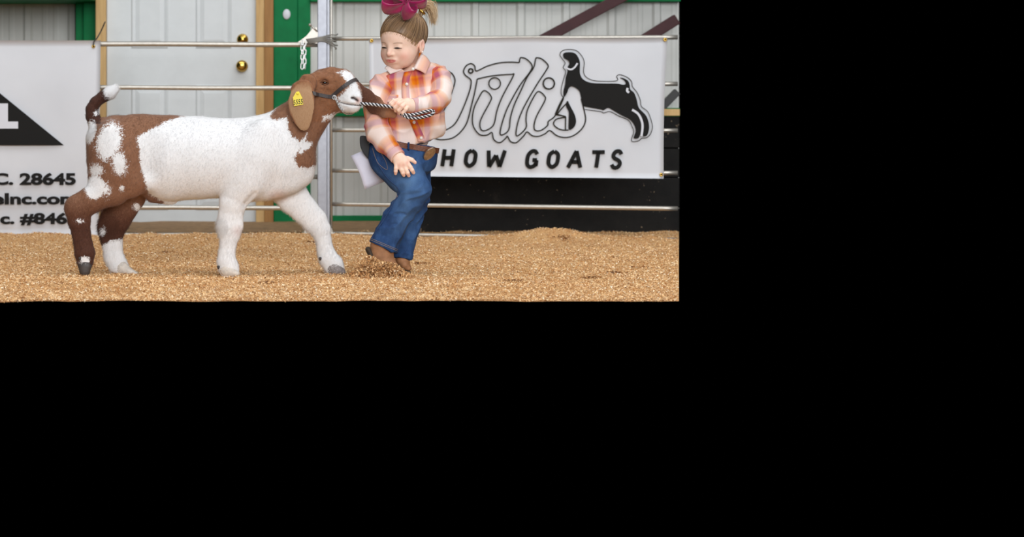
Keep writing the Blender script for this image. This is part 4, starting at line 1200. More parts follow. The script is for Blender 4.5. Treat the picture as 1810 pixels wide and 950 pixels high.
M_buckle = simple('old_silver_buckle', srgb(176, 158, 140), 0.32, 0.9, 90, 0.2, 0.4, 200)
M_pearl = simple('pearl_snap', srgb(240, 234, 226), 0.2)
M_thread = simple('tan_stitching', srgb(160, 140, 116), 0.7)
M_seam = simple('dark_denim_seam', srgb(44, 70, 116), 0.85)
M_lash = simple('dark_eyelash', srgb(52, 36, 28), 0.6)
M_paper = simple('white_paper', srgb(216, 216, 232), 0.6, 0, 12, 0.03)
M_pouch = simple('black_nylon', srgb(22, 22, 26), 0.6, 0, 60, 0.2)

# ---- head (modelled in its own axes: x = child's left, y = forward, z = up)
TH, PH, RO = math.radians(36), math.radians(13), math.radians(-3)
HC = np.array(P(712, 72, 0.045))
f_ = np.array([-math.sin(TH) * math.cos(PH), -math.cos(TH) * math.cos(PH), -math.sin(PH)])
l_ = np.array([math.cos(TH), -math.sin(TH), 0.0]); u_h = np.cross(f_, l_)
l_, u_h = l_ * math.cos(RO) + u_h * math.sin(RO), u_h * math.cos(RO) - l_ * math.sin(RO)
RH = np.stack([l_, f_, u_h])           # rows: local axes in world
def H2W(V): return HC + np.asarray(V, float) @ RH
def W2H(V): return (np.asarray(V, float) - HC) @ RH.T
fh = Field((-0.10, -0.115, -0.16), (0.10, 0.125, 0.115), 0.0018)
fh.ell((0, -0.012, 0.022), (0.070, 0.086, 0.074), k=0.01)
fh.ell((0, 0.020, -0.022), (0.060, 0.062, 0.062), k=0.02)
fh.ell((0, 0.026, 0.020), (0.054, 0.052, 0.050), k=0.02)
for s in (-1, 1):
    fh.ell((s * 0.034, 0.040, -0.042), (0.026, 0.028, 0.026), k=0.022)      # cheek
    fh.ell((s * 0.024, 0.038, -0.064), (0.022, 0.026, 0.018), k=0.02)      # jowl
fh.ell((0, 0.052, -0.076), (0.019, 0.018, 0.014), k=0.016)                 # chin
for s in (-1, 1): fh.ell((s * 0.027, 0.088, -0.008), (0.014, 0.010, 0.0095), k=0.010, op='sub')   # sockets
for s in (-1, 1):
    fh.ell((s * 0.0275, 0.0655, -0.0085), (0.0138, 0.0115, 0.0092), k=0.005) # lids over the eyeballs
fh.chain([(0, 0.076, 0.0), (0, 0.083, -0.018), (0, 0.0885, -0.028)], [0.0065, 0.0072, 0.0085], k=0.009)   # nose
for s in (-1, 1): fh.ell((s * 0.0095, 0.0805, -0.031), (0.0065, 0.0075, 0.0058), k=0.005)
for s in (-1, 1): fh.ell((s * 0.0055, 0.0845, -0.0375), (0.0028, 0.0035, 0.002), k=0.002, op='sub')
fh.ell((0, 0.070, -0.0525), (0.022, 0.014, 0.013), k=0.012)                # muzzle area
fh.ell((0, 0.0772, -0.0502), (0.0180, 0.0050, 0.0032), k=0.006)            # upper lip
fh.ell((0, 0.0762, -0.0580), (0.0160, 0.0050, 0.0036), k=0.006)            # lower lip
fh.chain([(-0.0185, 0.0765, -0.0515), (0, 0.0865, -0.0542), (0.0185, 0.0765, -0.0515)], [0.0012, 0.0015, 0.0012], k=0.002, op='sub')
for s in (-1, 1):                                                           # ears
    ca, sa = math.cos(0.35), math.sin(0.35)
    Re = np.array([[1, 0, 0], [0, ca, sa], [0, -sa, ca]]).T
    fh.ell((s * 0.0710, -0.009, -0.017), (0.0065, 0.0145, 0.0225), Re, k=0.006)
    fh.ell((s * 0.0785, -0.006, -0.013), (0.006, 0.0085, 0.013), Re, k=0.004, op='sub')
    fh.ell((s * 0.070, -0.004, -0.035), (0.006, 0.0070, 0.0070), k=0.004)
fh.chain([(0, -0.022, -0.035), (0, -0.026, -0.080), (0, -0.028, -0.135), (0, -0.028, -0.155)], [0.038, 0.035, 0.036, 0.04], k=0.018)
Vh, Qh = fh.mesh(2); del fh
def gauss(V, c, r): return np.exp(-(((V - np.array(c)) / np.array(r)) ** 2).sum(1))
blush = np.clip(0.62 * (gauss(Vh, (0.042, 0.055, -0.040), (0.02, 0.03, 0.017)) + gauss(Vh, (-0.042, 0.055, -0.040), (0.02, 0.03, 0.017))) + 0.35 * gauss(Vh, (0, 0.09, -0.028), (0.012, 0.02, 0.01)) + 0.5 * gauss(Vh, (0.074, -0.01, -0.012), (0.02, 0.014, 0.024)), 0, 1)
zl = Vh[:, 2]; xl_ = Vh[:, 0]
lipm = ((np.abs(xl_) / 0.0200) ** 2 + ((zl + 0.0545 - 5.0 * xl_ ** 2) / 0.0066) ** 2); lip = np.clip((1.08 - lipm) * 3.0, 0, 1) * (Vh[:, 1] > 0.06)
bz = 0.0078 - 9.0 * (np.abs(xl_) - 0.027) ** 2
brow = np.clip(1 - np.abs(zl - bz) / 0.0028, 0, 1) * np.clip((0.016 - np.abs(np.abs(xl_) - 0.029)) / 0.004, 0, 1) * (Vh[:, 1] > 0.04) * 0.75
VhW = H2W(Vh)

# ---- arms and hands
def arm_field(L, fingers, palm, h=0.0014, fk=0.002):
    allp = np.array([P(q[0], q[1], q[2]) for q in L] + [P(*q[:3]) for F_ in fingers for q in F_] + [P(*q[:3]) for q in palm])
    f = Field(allp.min(0) - 0.03, allp.max(0) + 0.03, h)
    limb(f, L, k=0.008)
    limb(f, palm, k=0.008)
    for F_ in fingers: limb(f, F_, k=fk)
    return f.mesh(1)
# child's right hand resting on the thigh, fingers spread downwards
yr = -0.108
V1, Q1 = arm_field([(690, 262, -.062, 12), (699, 272, -.085, 11.0), (704, 279, -.094, 10.5)],
                   [[(720, 288, yr, 4.0), (725.5, 296, yr - .004, 3.9), (728.5, 301, yr - .004, 3.7), (731, 305.5, yr + .003, 3.2)],
                    [(714, 292, yr, 4.1), (718, 301, yr - .004, 4.0), (720.5, 306, yr - .004, 3.8), (722.5, 310.5, yr + .003, 3.2)],
                    [(707, 292.5, yr, 4.0), (710, 301, yr - .004, 3.9), (712, 306, yr - .003, 3.7), (713.8, 310, yr + .003, 3.1)],
                    [(700.5, 290, yr, 3.7), (699.8, 298, yr - .002, 3.6), (699.4, 303, yr - .001, 3.4), (699.2, 307, yr + .004, 2.9)],
                    [(712, 279, yr + .012, 4.6), (721, 280.5, yr + .008, 4.3), (728, 283, yr + .006, 3.9), (733.5, 287.5, yr + .008, 3.2)]],
                   [(704, 279, -.097, 10.5, .013), (707, 284, -.104, 12, .013), (712, 288, yr, 11, .011), (709, 291, yr, 10, .010)])
# child's left hand closed round the chain
yl = -0.098
V2, Q2 = arm_field([(752, 184, -.062, 12), (738, 186, -.074, 11.5), (727, 187, -.084, 10.5)],
                   [[(706, 178, yl + .006, 4.2), (698.5, 180, yl - .010, 3.7), (692.5, 185, yl - .010, 3.5), (693.5, 190.5, yl + .002, 3.2)],
                    [(712, 180, yl, 4.2), (704.8, 184.2, yl - .016, 3.8), (698.3, 190.2, yl - .013, 3.6), (699.5, 196, yl + .002, 3.3)],
                    [(717, 183, yl, 4.2), (711, 188.8, yl - .016, 3.8), (704.8, 195.2, yl - .013, 3.6), (706, 200.5, yl + .002, 3.2)],
                    [(722, 186.5, yl + .002, 4.0), (717.3, 193.6, yl - .013, 3.6), (712, 199.5, yl - .010, 3.4), (712.5, 204, yl + .003, 3.0)],
                    [(716, 180, yl + .020, 4.8), (704, 177, yl + .016, 4.3), (696, 179, yl + .012, 3.8), (690, 183.5, yl + .008, 3.3)]],
                   [(728, 187, -.084, 10.5, .018), (720, 185, -.090, 11.5, .017), (713, 185, -.090, 9.5, .015)], fk=0.0012)
# ---- trunk, upper arms and legs under the clothes
ft = Field((0.05, -0.14, 0.02), (0.40, 0.19, 0.75), 0.005)
limb(ft, [(730, 130, .055, 18), (728, 150, .06, 32, .05), (724, 190, .06, 40, .06), (718, 235, .06, 42, .06), (705, 268, .05, 40, .06)], k=0.02)
limb(ft, [(735, 140, .06, 18), (768, 135, .05, 15), (778, 155, .02, 13), (776, 176, -.02, 13), (752, 184, -.062, 12)], k=0.01)
limb(ft, [(725, 143, .06, 18), (680, 148, .04, 15), (668, 180, .015, 13), (669, 228, -.015, 13), (690, 262, -.062, 12)], k=0.01)
limb(ft, [(695, 278, .01, 30), (730, 332, -.045, 22), (704, 384, -.03, 17), (682, 440, -.02, 14)], k=0.01)
limb(ft, [(725, 285, .08, 28), (738, 338, .1, 20), (728, 385, .09, 16), (713, 455, .08, 13)], k=0.01)
V3, Q3 = ft.mesh(1)
Vb, Qb = append_mesh([(VhW, Qh), (V1, Q1), (V2, Q2), (V3, Q3)])
def padv(a, fill=0.0): return np.concatenate([a, np.full(len(Vb) - len(a), fill)])
hb_ = np.zeros(len(Vb)); bx, by = px_of(Vb)
for (a, b) in ((731, 305), (722.5, 310), (714, 310), (699, 307), (733, 288), (720, 288), (713, 292), (706, 292), (699, 181), (704, 185), (710, 189)):
    hb_ = np.maximum(hb_, 0.45 * np.exp(-((bx - a) ** 2 + (by - b) ** 2) / 9.0) * (np.arange(len(Vb)) >= len(VhW)))
np_mesh('body', Vb, Qb, M_skin, girl, True, {'blush': np.maximum(padv(blush), hb_), 'lip': padv(lip), 'brow': padv(brow)})
# eyes: narrow wet slit under the lowered lid, and the lash line
def onface(x, z, lift=0.0):
    d = np.hypot(Vh[:, 0] - x, Vh[:, 2] - z) + 1000 * (Vh[:, 1] < 0.03); i = np.argsort(d)[:6]
    return np.array([x, Vh[i, 1].mean() + lift, z])
M_eyew = simple('eye_white', srgb(62, 50, 46), 0.1)
for s in (-1, 1):
    pts = [H2W(onface(s * (0.0275 + 0.0135 * t), -0.0082 - 0.0032 * t * t - 0.0006 * t, 0.0004)) for t in np.linspace(-1, 1, 11)]
    tube('eyelash', pts, [0.0005 + 0.0010 * math.sin(math.pi * (i + 0.6) / 11.2) for i in range(11)], M_lash, girl, 6)
    pts = [H2W(onface(s * (0.0275 + 0.010 * t), -0.0108 - 0.0008 * t * t, -0.0004)) for t in np.linspace(-1, 1, 9)]
    tube('eye', pts, [0.0006 + 0.0016 * math.sin(math.pi * (i + 0.5) / 9) for i in range(9)], M_eyew, girl, 6)
V, Fc = [], []
bm = bmesh.new(); bmesh.ops.create_uvsphere(bm, u_segments=12, v_segments=8, radius=0.0034); bm.transform(Matrix.Translation(Vector(H2W((0.0765, -0.001, -0.0375))))); bm_obj('earring', bm, M_pearl, girl, True)

# ---- hair: close cap combed up to a ponytail on the crown, strands lying on it
fc = Field((-0.10, -0.125, -0.085), (0.10, 0.105, 0.125), 0.002)
fc.ell((0, -0.014, 0.024), (0.0745, 0.090, 0.0785), k=0.0)
fc.ell((0, 0.024, 0.030), (0.056, 0.054, 0.046), k=0.018)
fc.ell((0, 0.096, -0.042), (0.098, 0.084, 0.090), k=0.006, op='sub')
fc.plane((0, -0.05, -0.052), (0, 0.45, -1), 0.006)
for s in (-1, 1): fc.ell((s * 0.078, -0.006, -0.026), (0.02, 0.021, 0.030), k=0.006, op='sub')
Vc, Qc = fc.mesh(2); del fc
pole = np.array([0.030, -0.045, 0.088])
pd = pole / np.linalg.norm(pole)
a1 = np.cross(pd, [0, 1, 0]); a1 /= np.linalg.norm(a1); a2 = np.cross(pd, a1)
def strandval(V):
    D = V - np.array([0, -0.014, 0.024]); phi = np.arctan2(D @ a2, D @ a1)
    return np.clip(0.5 + 0.5 * np.array([mnoise.noise(Vector((p * 16, 0.3, 1.7))) * 0.9 + mnoise.noise(Vector((p * 55, 2.3, 0.7))) * 0.5 for p in phi]), 0, 1)
hair = np_mesh('hair', H2W(Vc), Qc, M_hair, girl, True, {'strand': strandval(Vc) * 0.75})
rs = np.random.default_rng(31)
Nc = normals(Vc, Qc); cen = np.array([0, -0.012, 0.022]); rad3 = np.array([0.0765, 0.092, 0.0805])
outer = np.nonzero(((Vc - cen) * Nc).sum(1) > 0.02)[0]
SV, SF, SA = [], [], []
def add_strand(pts, r0, tone_, tip=0.2):
    k = len(SV); V, Fq = tube_vf([Vector(p) for p in pts], [r0 * (1 - (1 - tip) * (i / (len(pts) - 1)) ** 2) for i in range(len(pts))], 4, cap=False)
    SV.extend(V); SF.extend([tuple(i + k for i in f) for f in Fq]); SA.extend([tone_] * len(V))
Vcs = Vc[outer][::3].astype(np.float32); Ncs = Nc[outer][::3]
e1 = (pole - cen) / rad3; e1 /= np.linalg.norm(e1)
for ii in rs.choice(outer, 1500):
    d0 = (Vc[ii] - cen) / rad3; d0 /= np.linalg.norm(d0)
    om = math.acos(np.clip(d0 @ e1, -1, 1))
    if om < 0.15 or om > 2.3: continue
    pts = []; bulge = rs.uniform(-0.012, 0.022)
    for t in np.linspace(0, 0.97, 11):
        q = (math.sin((1 - t) * om) * d0 + math.sin(t * om) * e1) / math.sin(om)
        p = cen + q * rad3; k = np.argmin(((Vcs - p) ** 2).sum(1))
        pts.append(H2W(Vcs[k] * 0.0 + p * 0.0 + (Vcs[k] + Ncs[k] * ((p - Vcs[k]) @ Ncs[k]) * 0.0) + (p - Vcs[k] - Ncs[k] * ((p - Vcs[k]) @ Ncs[k])) + Ncs[k] * (0.0002 + 0.0022 * max(0, bulge) / 0.022 * math.sin(math.pi * min(1, t + 0.25)))))
    add_strand(pts[::-1], rs.uniform(0.0004, 0.0009), float(np.clip(rs.normal(0.48, 0.34), 0, 1)), 0.06)
# fine baby hair running from the skin back into the cap all along the hairline
Nh = normals(Vh, Qh)
cutc, cutr = np.array([0, 0.096, -0.042]), np.array([0.098, 0.084, 0.090])
edge = outer[np.abs(np.sqrt((((Vc[outer] - cutc) / cutr) ** 2).sum(1)) - 1.0) < 0.06]
for ii in rs.choice(edge, 260):
    d0 = (Vc[ii] - cen) / rad3; d0 /= np.linalg.norm(d0); om = math.acos(np.clip(d0 @ e1, -1, 1)); pts = []
    back = rs.uniform(0.0, 0.006)
    for t in np.linspace(-back, 0.22, 8):
        q = (math.sin((1 - t) * om) * d0 + math.sin(t * om) * e1) / math.sin(om); p = cen + q * rad3 * 0.985
        if t < 0.06:
            k = np.argmin(((Vh - p) ** 2).sum(1)); s_ = max(0.0, (0.06 - t) / (0.06 + back)); p = p * (1 - s_) + (Vh[k] + Nh[k] * 0.0007) * s_
        else: p = cen + q * rad3 * (1.0 + rs.uniform(0, 0.006))
        pts.append(H2W(p))
    add_strand(pts[::-1], rs.uniform(0.0003, 0.0005), 0.9, 0.1)
o = mesh_obj('hair_strands', SV, SF, M_hair, hair, True)
at = o.data.attributes.new('strand', 'FLOAT', 'POINT'); at.data.foreach_set('value', SA); o['kind'] = 'stuff'
SV, SF, SA = [], [], []
pb0 = np.array(P(744, 24, 0.055))
for _ in range(330):
    j = rs.normal(0, 1, 3); s0 = pb0 + j * 0.004
    ex = rs.uniform(0.2, 1.1); sp = rs.normal(0, 1, 3)
    p1 = pb0 + np.array([0.014, 0.0, 0.026]) + sp * 0.006
    p2 = pb0 + np.array([0.030, 0.004, 0.034 - 0.012 * ex]) + sp * np.array([0.008, 0.010, 0.008])
    p3 = pb0 + np.array([0.041, 0.004, 0.020 - 0.026 * ex]) + sp * np.array([0.007, 0.012, 0.006])
    p4 = pb0 + np.array([0.043, 0.004, 0.004 - 0.040 * ex]) + sp * np.array([0.007, 0.012, 0.005])
    add_strand(spline([s0, p1, p2, p3, p4], 4), rs.uniform(0.0006, 0.0012), float(np.clip(rs.normal(0.6, 0.25), 0, 1)))
o = mesh_obj('ponytail', SV, SF, M_blonde, hair, True)
at = o.data.attributes.new('strand', 'FLOAT', 'POINT'); at.data.foreach_set('value', SA); o['kind'] = 'stuff'
tc = np.array(P(746, 21, 0.052)); ring_ = []
for k in range(18):
    a = 2 * math.pi * k / 18; ring_.append(tc + 0.0105 * (math.cos(a) * np.array([0.75, 0, -0.6]) + math.sin(a) * np.array([0, 1, 0])))
V, Fc = tube_vf(ring_, 0.004, 8, closed=True); mesh_obj('hair_tie', V, Fc, M_brass, hair, True)

# ---- bow
bow = bpy.data.objects.new('bow', None); link(bow, girl)
K = np.array(P(717, 6, -0.050))
def loop(dx, dz, dy, L, H, W, tw=0.0):
    a = np.array([dx, dy, dz], float); a /= np.linalg.norm(a)
    b = np.cross(a, [0.15, -1, 0.1]); b /= np.linalg.norm(b); w_ = np.cross(a, b)
    b, w_ = b * math.cos(tw) + w_ * math.sin(tw), w_ * math.cos(tw) - b * math.sin(tw)
    V, Fc = [], []; n = 26; m = 6
    for i in range(n + 1):
        t = i / n; s = math.sin(math.pi * t)
        c = K + a * L * (1 - math.cos(2 * math.pi * t)) / 2 + b * H * math.sin(2 * math.pi * t) * (0.45 + 0.55 * s)
        hw = W * (0.28 + 0.72 * s ** 0.8)
        for j in range(m + 1):
            v = -1 + 2 * j / m
            V.append(Vector(c + w_ * hw * v + a * 0.006 * (v * v) * s * -1 + b * 0.003 * math.sin(v * 3 + t * 9)))
    for i in range(n):
        for j in range(m):
            q = i * (m + 1) + j; Fc.append((q, q + 1, q + m + 2, q + m + 1))
    o = mesh_obj('bow_loop', V, Fc, M_satin, bow, True)
    md = o.modifiers.new('thickness', 'SOLIDIFY'); md.thickness = 0.0014; return o
loop(-1.0, -0.16, 0.0, 0.084, 0.020, 0.032, 0.55)
loop(0.35, -0.85, -0.25, 0.054, 0.018, 0.034, -0.5)
loop(-0.75, 0.5, 0.1, 0.068, 0.018, 0.032, 0.3)
loop(0.98, 0.12, 0.0, 0.074, 0.018, 0.030, -0.4)
loop(0.35, 0.95, 0.0, 0.060, 0.014, 0.026, 0.2)
loop(-0.15, 0.9, -0.2, 0.05, 0.014, 0.026, -0.2)
bm = bmesh.new(); bmesh.ops.create_uvsphere(bm, u_segments=16, v_segments=10, radius=0.011)
for v in bm.verts: v.co = Vector((v.co.x * 0.9, v.co.y * 0.9, v.co.z * 1.35 + 0.001 * math.sin(v.co.x * 900))) + Vector(K)
bm_obj('bow_knot', bm, M_satin, bow, True)

# ---- clothes
def folds(V, N, amp, sc, dirv, seed, k2=0.0):
    """cloth creases: ridged waves running across dirv"""
    d = np.array(dirv, float); d /= np.linalg.norm(d)
    s = V @ d; W = np.array([mnoise.noise(Vector((p[0] * sc * 0.45 + seed, p[1] * sc * 0.45, p[2] * sc * 0.45))) for p in V])
    w2 = np.array([mnoise.noise(Vector((p[0] * sc + seed, p[1] * sc, p[2] * sc - seed))) for p in V])
    wave_ = np.sin(s * sc * 2.4 + 5.0 * W)
    return V + N * (amp * (0.7 * (1 - np.abs(wave_)) - 0.35) + amp * 0.7 * w2)[:, None]
def torso_uv(V):
    c, s = math.cos(0.10), math.sin(0.10); x = V[:, 0] - 0.235; z = V[:, 2] - 0.5
    ang = np.arctan2(x, -(V[:, 1] - 0.14)) * 0.19
    return np.stack([ang * c + z * s, -ang * s + z * c, np.zeros(len(V))], 1)
def limb_uv(V, L, ph=0.0):
    pts = [np.array(P(q[0], q[1], q[2])) for q in L]; best = np.full(len(V), 1e9); uv = np.zeros((len(V), 3)); acc = 0; fr = None
    for a, b in zip(pts[:-1], pts[1:]):
        ab = b - a; Ln = np.linalg.norm(ab); ax = ab / Ln; t = np.clip((V - a) @ ax, 0, Ln); D = V - (a + t[:, None] * ax); d = np.linalg.norm(D, axis=1)
        s1 = np.cross(ax, [0, 1, 0]) if fr is None else fr - ax * (fr @ ax)
        s1 /= np.linalg.norm(s1); fr = s1; s2 = np.cross(ax, s1)
        m = d < best; best = np.where(m, d, best)
        u = np.arctan2(D @ s1, D @ s2) * 0.042
        uv[m, 0] = u[m] + ph; uv[m, 1] = (acc + t)[m]; acc += Ln
    return uv
fs = Field((0.06, -0.12, 0.38), (0.40, 0.18, 0.74), 0.0026)
limb(fs, [(728, 138, .055, 30, .055), (728, 160, .055, 44, .072), (727, 190, .055, 52, .082), (727, 220, .055, 57, .088), (724, 246, .055, 52, .086), (722, 262, .055, 46, .080)], k=0.02)
limb(fs, [(690, 147, .045, 19, .04), (728, 132, .06, 22, .05), (766, 129, .055, 19, .042)], k=0.02)
limb(fs, [(768, 205, .02, 18, .05), (772, 225, .02, 15, .045)], k=0.02)
limb(fs, [(728, 104, .05, 22, .05), (727, 122, .05, 23, .044)], k=0.006, op='sub')
pA, pB = np.array(P(700, 264, 0)), np.array(P(782, 243, 0)); dd = pB - pA
fs.plane(pA, (dd[2], 0, -dd[0]), 0.008)
Vs, Qs = fs.mesh(2); Ns = normals(Vs, Qs)
uv = torso_uv(Vs); Vs = folds(Vs, Ns, 0.0060, 22, (0.75, 0, -0.6), 3.1)
shirt = np_mesh('shirt', Vs, Qs, M_plaid, girl, True, {'plaid': uv})
def sleeve(name, L, seed, dirv, cutp, cutn, ph):
    allp = np.array([P(q[0], q[1], q[2]) for q in L]); f = Field(allp.min(0) - 0.055, allp.max(0) + 0.055, 0.0026)
    limb(f, L, k=0.012); f.plane(cutp, cutn, 0.003)
    V, Q = f.mesh(2); N = normals(V, Q); uv = limb_uv(V, L, ph)
    V = folds(V, N, 0.0072, 21, dirv, seed); return np_mesh(name, V, Q, M_plaid, shirt, True, {'plaid': uv}), V
LR = [(690, 142, .045, 17), (674, 152, .03, 21), (664, 178, .01, 20.5), (664, 208, -.01, 21), (669, 236, -.022, 22.5), (679, 251, -.04, 20), (692, 265, -.072, 15.5), (699, 273, -.086, 14)]
cdir = np.array(P(704, 279, -.094)) - np.array(P(692, 265, -.072))
sl1, Vr1 = sleeve('sleeve', LR, 1.7, (0.25, 0, -1), P(697.5, 271.5, -.083), cdir, 0.02)
LL = [(762, 129, .055, 18), (775, 134, .045, 20.5), (781, 150, .02, 18.5), (780, 170, -.015, 19.5), (770, 181, -.04, 18.5), (752, 184, -.062, 16.5), (738, 186, -.074, 13.5), (731, 186.5, -.080, 12.5)]
cdir2 = np.array(P(727, 187, -.084)) - np.array(P(752, 184, -.062))
sl2, Vr2 = sleeve('sleeve', LL, 7.3, (1, 0.3, -0.5), P(735, 186, -.0765), cdir2, 0.05)
# cuffs: folded bands round the wrists
def cuff(c0, c1, r, parent):
    a = np.array(c0); b = np.array(c1); ax = (b - a); L = np.linalg.norm(ax); ax /= L
    s1 = np.cross(ax, [0, 1, 0]); s1 /= np.linalg.norm(s1); s2 = np.cross(ax, s1); prof = [(0.0, 0.86), (0.0, 1.03), (0.15, 1.08), (0.5, 1.05), (0.9, 1.06), (1.0, 1.0), (1.0, 0.84), (0.8, 0.82)]
    V = []; Fc = []; n = 28; A = []
    for t, q in prof:
        for k in range(n):
            an = 2 * math.pi * k / n; rr = r * q * (1 + 0.03 * math.sin(3 * an + 1)); V.append(a + ax * L * t + (s1 * math.cos(an) + s2 * math.sin(an)) * rr); A.append((an * r * 0.9 + 0.07, t * L + 0.037, 0))
    for i in range(len(prof) - 1):
        for k in range(n): k2 = (k + 1) % n; Fc.append((i * n + k, i * n + k2, (i + 1) * n + k2, (i + 1) * n + k))
    o = np_mesh('cuff', np.array(V), np.array(Fc), M_plaid, parent, True, {'plaid': np.array(A)}); return o
cuff(P(696.0, 269.5, -.0795), P(703.5, 278.5, -.094), 13.8 * S(-.08), sl1)
cuff(P(739, 185.8, -.0735), P(729, 186.8, -.082), 12.8 * S(-.08), sl2)
# collar flaps
def patch(name, c4, bulge, mat, parent, uvo, n=8, th=0.003):
    a, b, c, d = [np.array(p) for p in c4]; V = []; A = []; nn = np.cross(b - a, d - a); nn /= np.linalg.norm(nn)
    if nn[1] > 0: nn = -nn
    for j in range(n + 1):
        for i in range(n + 1):
            u, v = i / n, j / n; p = (a * (1 - u) + b * u) * (1 - v) + (d * (1 - u) + c * u) * v
            V.append(p + nn * bulge * math.sin(math.pi * u) * math.sin(math.pi * (0.25 + 0.6 * v))); A.append((uvo[0] + u * 0.045, uvo[1] + v * 0.05, 0))
    Fq = [(j * (n + 1) + i, j * (n + 1) + i + 1, (j + 1) * (n + 1) + i + 1, (j + 1) * (n + 1) + i) for j in range(n) for i in range(n)]
    o = np_mesh(name, np.array(V), np.array(Fq), mat, parent, True, {'plaid': np.array(A)})
    md = o.modifiers.new('thickness', 'SOLIDIFY'); md.thickness = th; md.offset = 0; return o
patch('collar', [P(745, 94, .04), P(761, 112, .028), P(752, 131, -.020), P(731, 121, -.012)], 0.008, M_plaid, shirt, (0.01, 0.075))
patch('collar', [P(690, 108, .045), P(710, 124, .012), P(689.5, 131, .006), P(680, 121, .03)], 0.005, M_plaid, shirt, (-0.03, 0.075))
patch('collar_band', [P(745, 92, .075), P(700, 104, .075), P(700, 124, .06), P(748, 116, .07)], 0.0, M_plaid, shirt, (0.03, 0.02))
# placket and snaps lie on the cloth
Vall = np.concatenate([Vs])
def on_shirt(px, py, ofs): return surf(Vall, px, py, 3.0, True, ofs)
cl_ = spline([(721, 126), (717.5, 140), (716.5, 158), (718.5, 180), (725, 200), (734, 222), (742, 240), (746, 250)], 5)
V = []; A = []; Fq = []
for i, (a, b) in enumerate(cl_):
    for j, o_ in enumerate((-6.5, -3.2, 0, 3.2, 6.5)):
        p = on_shirt(a + o_, b - o_ * 0.15, 0.0022); V.append(p); A.append((0.0555 + o_ * 0.0019, 0.02 + i * 0.0058, 0))
for i in range(len(cl_) - 1):
    for j in range(4): q = i * 5 + j; Fq.append((q, q + 5, q + 6, q + 1))
Vp = np.array(V); 
for _ in range(3):
    t = Vp.reshape(-1, 5, 3).copy(); t[1:-1, :, 1] = (t[:-2, :, 1] + 2 * t[1:-1, :, 1] + t[2:, :, 1]) / 4; t[:, 1:-1, 1] = (t[:, :-2, 1] + 2 * t[:, 1:-1, 1] + t[:, 2:, 1]) / 4; Vp = t.reshape(-1, 3)
pk = np_mesh('placket', Vp, np.array(Fq), M_plaid, shirt, True, {'plaid': np.array(A)}); md = pk.modifiers.new('thickness', 'SOLIDIFY'); md.thickness = 0.0025
def snap(p):
    V, Fc = lathe_vf([(0.0050, 0), (0.0054, 0.0012), (0.0046, 0.0026), (0.0030, 0.0024), (0.0024, 0.0032), (0.0003, 0.0034)], 14, Matrix.Translation(p) @ Matrix.Rotation(math.pi / 2, 4, 'X')); return mesh_obj('button', V, Fc, M_pearl, shirt, True)
for (a, b) in ((719, 149), (732, 216.5), (744.5, 244), (695.5, 176.5), (730, 122)): snap(on_shirt(a, b, 0.005) if b > 125 else P(a, b, -.022))
patch('pocket', [on_shirt(678, 167, .004), on_shirt(704, 168, .004), on_shirt(703, 181, .004), on_shirt(679, 181, .004)], 0.002, M_plaid, shirt, (-0.02, 0.03), th=0.002)

# ---- jeans
fj = Field((0.04, -0.16, 0.03), (0.40, 0.20, 0.52), 0.003)
limb(fj, [(685, 268, .045, 36, .075), (712, 272, .045, 38, .08), (738, 277, .05, 36, .078)], k=0.02)
limb(fj, [(692, 280, .0, 39, .055), (714, 307, -.03, 35, .052), (733, 334, -.045, 29.5, .05), (723, 356, -.04, 25.5, .044), (703, 384, -.03, 23.5, .042), (690, 410, -.025, 24.5, .044), (679, 432, -.02, 26.5, .046), (672, 448, -.02, 27.5, .047)], k=0.016)
for cr in ([(694, 341, -.088), (712, 346, -.098), (734, 345, -.102)], [(690, 354, -.082), (706, 357, -.088), (724, 354, -.090)], [(682, 372, -.074), (698, 379, -.078), (716, 379, -.076)],
           [(672, 396, -.068), (688, 400, -.074), (700, 396, -.072)], [(664, 412, -.066), (680, 418, -.072)], [(706, 288, -.09), (722, 300, -.094), (742, 306, -.09)], [(736, 282, -.045), (750, 296, -.06)]):
    limb(fj, [(a, b, c, 1.9, .007) for a, b, c in cr], k=0.006, op='sub')
f2 = Field((0.04, -0.16, 0.03), (0.40, 0.20, 0.52), 0.003)
limb(f2, [(725, 285, .08, 36, .055), (738, 335, .1, 25, .048), (736, 350, .1, 23.5, .045), (727, 386, .09, 20.5, .041), (717, 425, .08, 18.5, .04), (711, 455, .08, 18, .042), (708, 470, .08, 18, .042)], k=0.016)
pA, pB = np.array(P(652, 427, 0)), np.array(P(703, 448.5, 0)); dd = pB - pA; fj.plane(pA, (dd[2], 0, -dd[0]), 0.003)
pA, pB = np.array(P(700, 455, .08)), np.array(P(724, 459, .08)); dd = pB - pA; f2.plane(pA, (dd[2], 0, -dd[0]), 0.003)
e = f2.d; d = fj.d; t = np.clip(0.5 + 0.5 * (d - e) / 0.006, 0, 1); fj.d = d * (1 - t) + e * t - 0.006 * t * (1 - t)
pA, pB = np.array(P(648, 241, .03)), np.array(P(776, 261, .03)); dd = pB - pA; fj.plane(pA, (-dd[2], 0, dd[0]), 0.004)
Vj, Qj = fj.mesh(2); del fj, f2
Nj = normals(Vj, Qj); jx, jy = px_of(Vj)
fade = 0.75 * np.exp(-(((jx - 722) / 28) ** 2 + ((jy - 312) / 38) ** 2)) * (Vj[:, 1] < 0.03) + 0.35 * np.exp(-(((jx - 715) / 20) ** 2 + ((jy - 380) / 40) ** 2))
fade *= 0.6 + 0.8 * np.clip(vnoise(Vj, 30, 4.0) + 0.5, 0, 1)
amp = np.where(jy > 340, 1.0, 0.45)
Vj2 = folds(Vj, Nj, 0.0075, 24, (0.35, 0.1, -1), 9.2); Vj = Vj + (Vj2 - Vj) * amp[:, None]
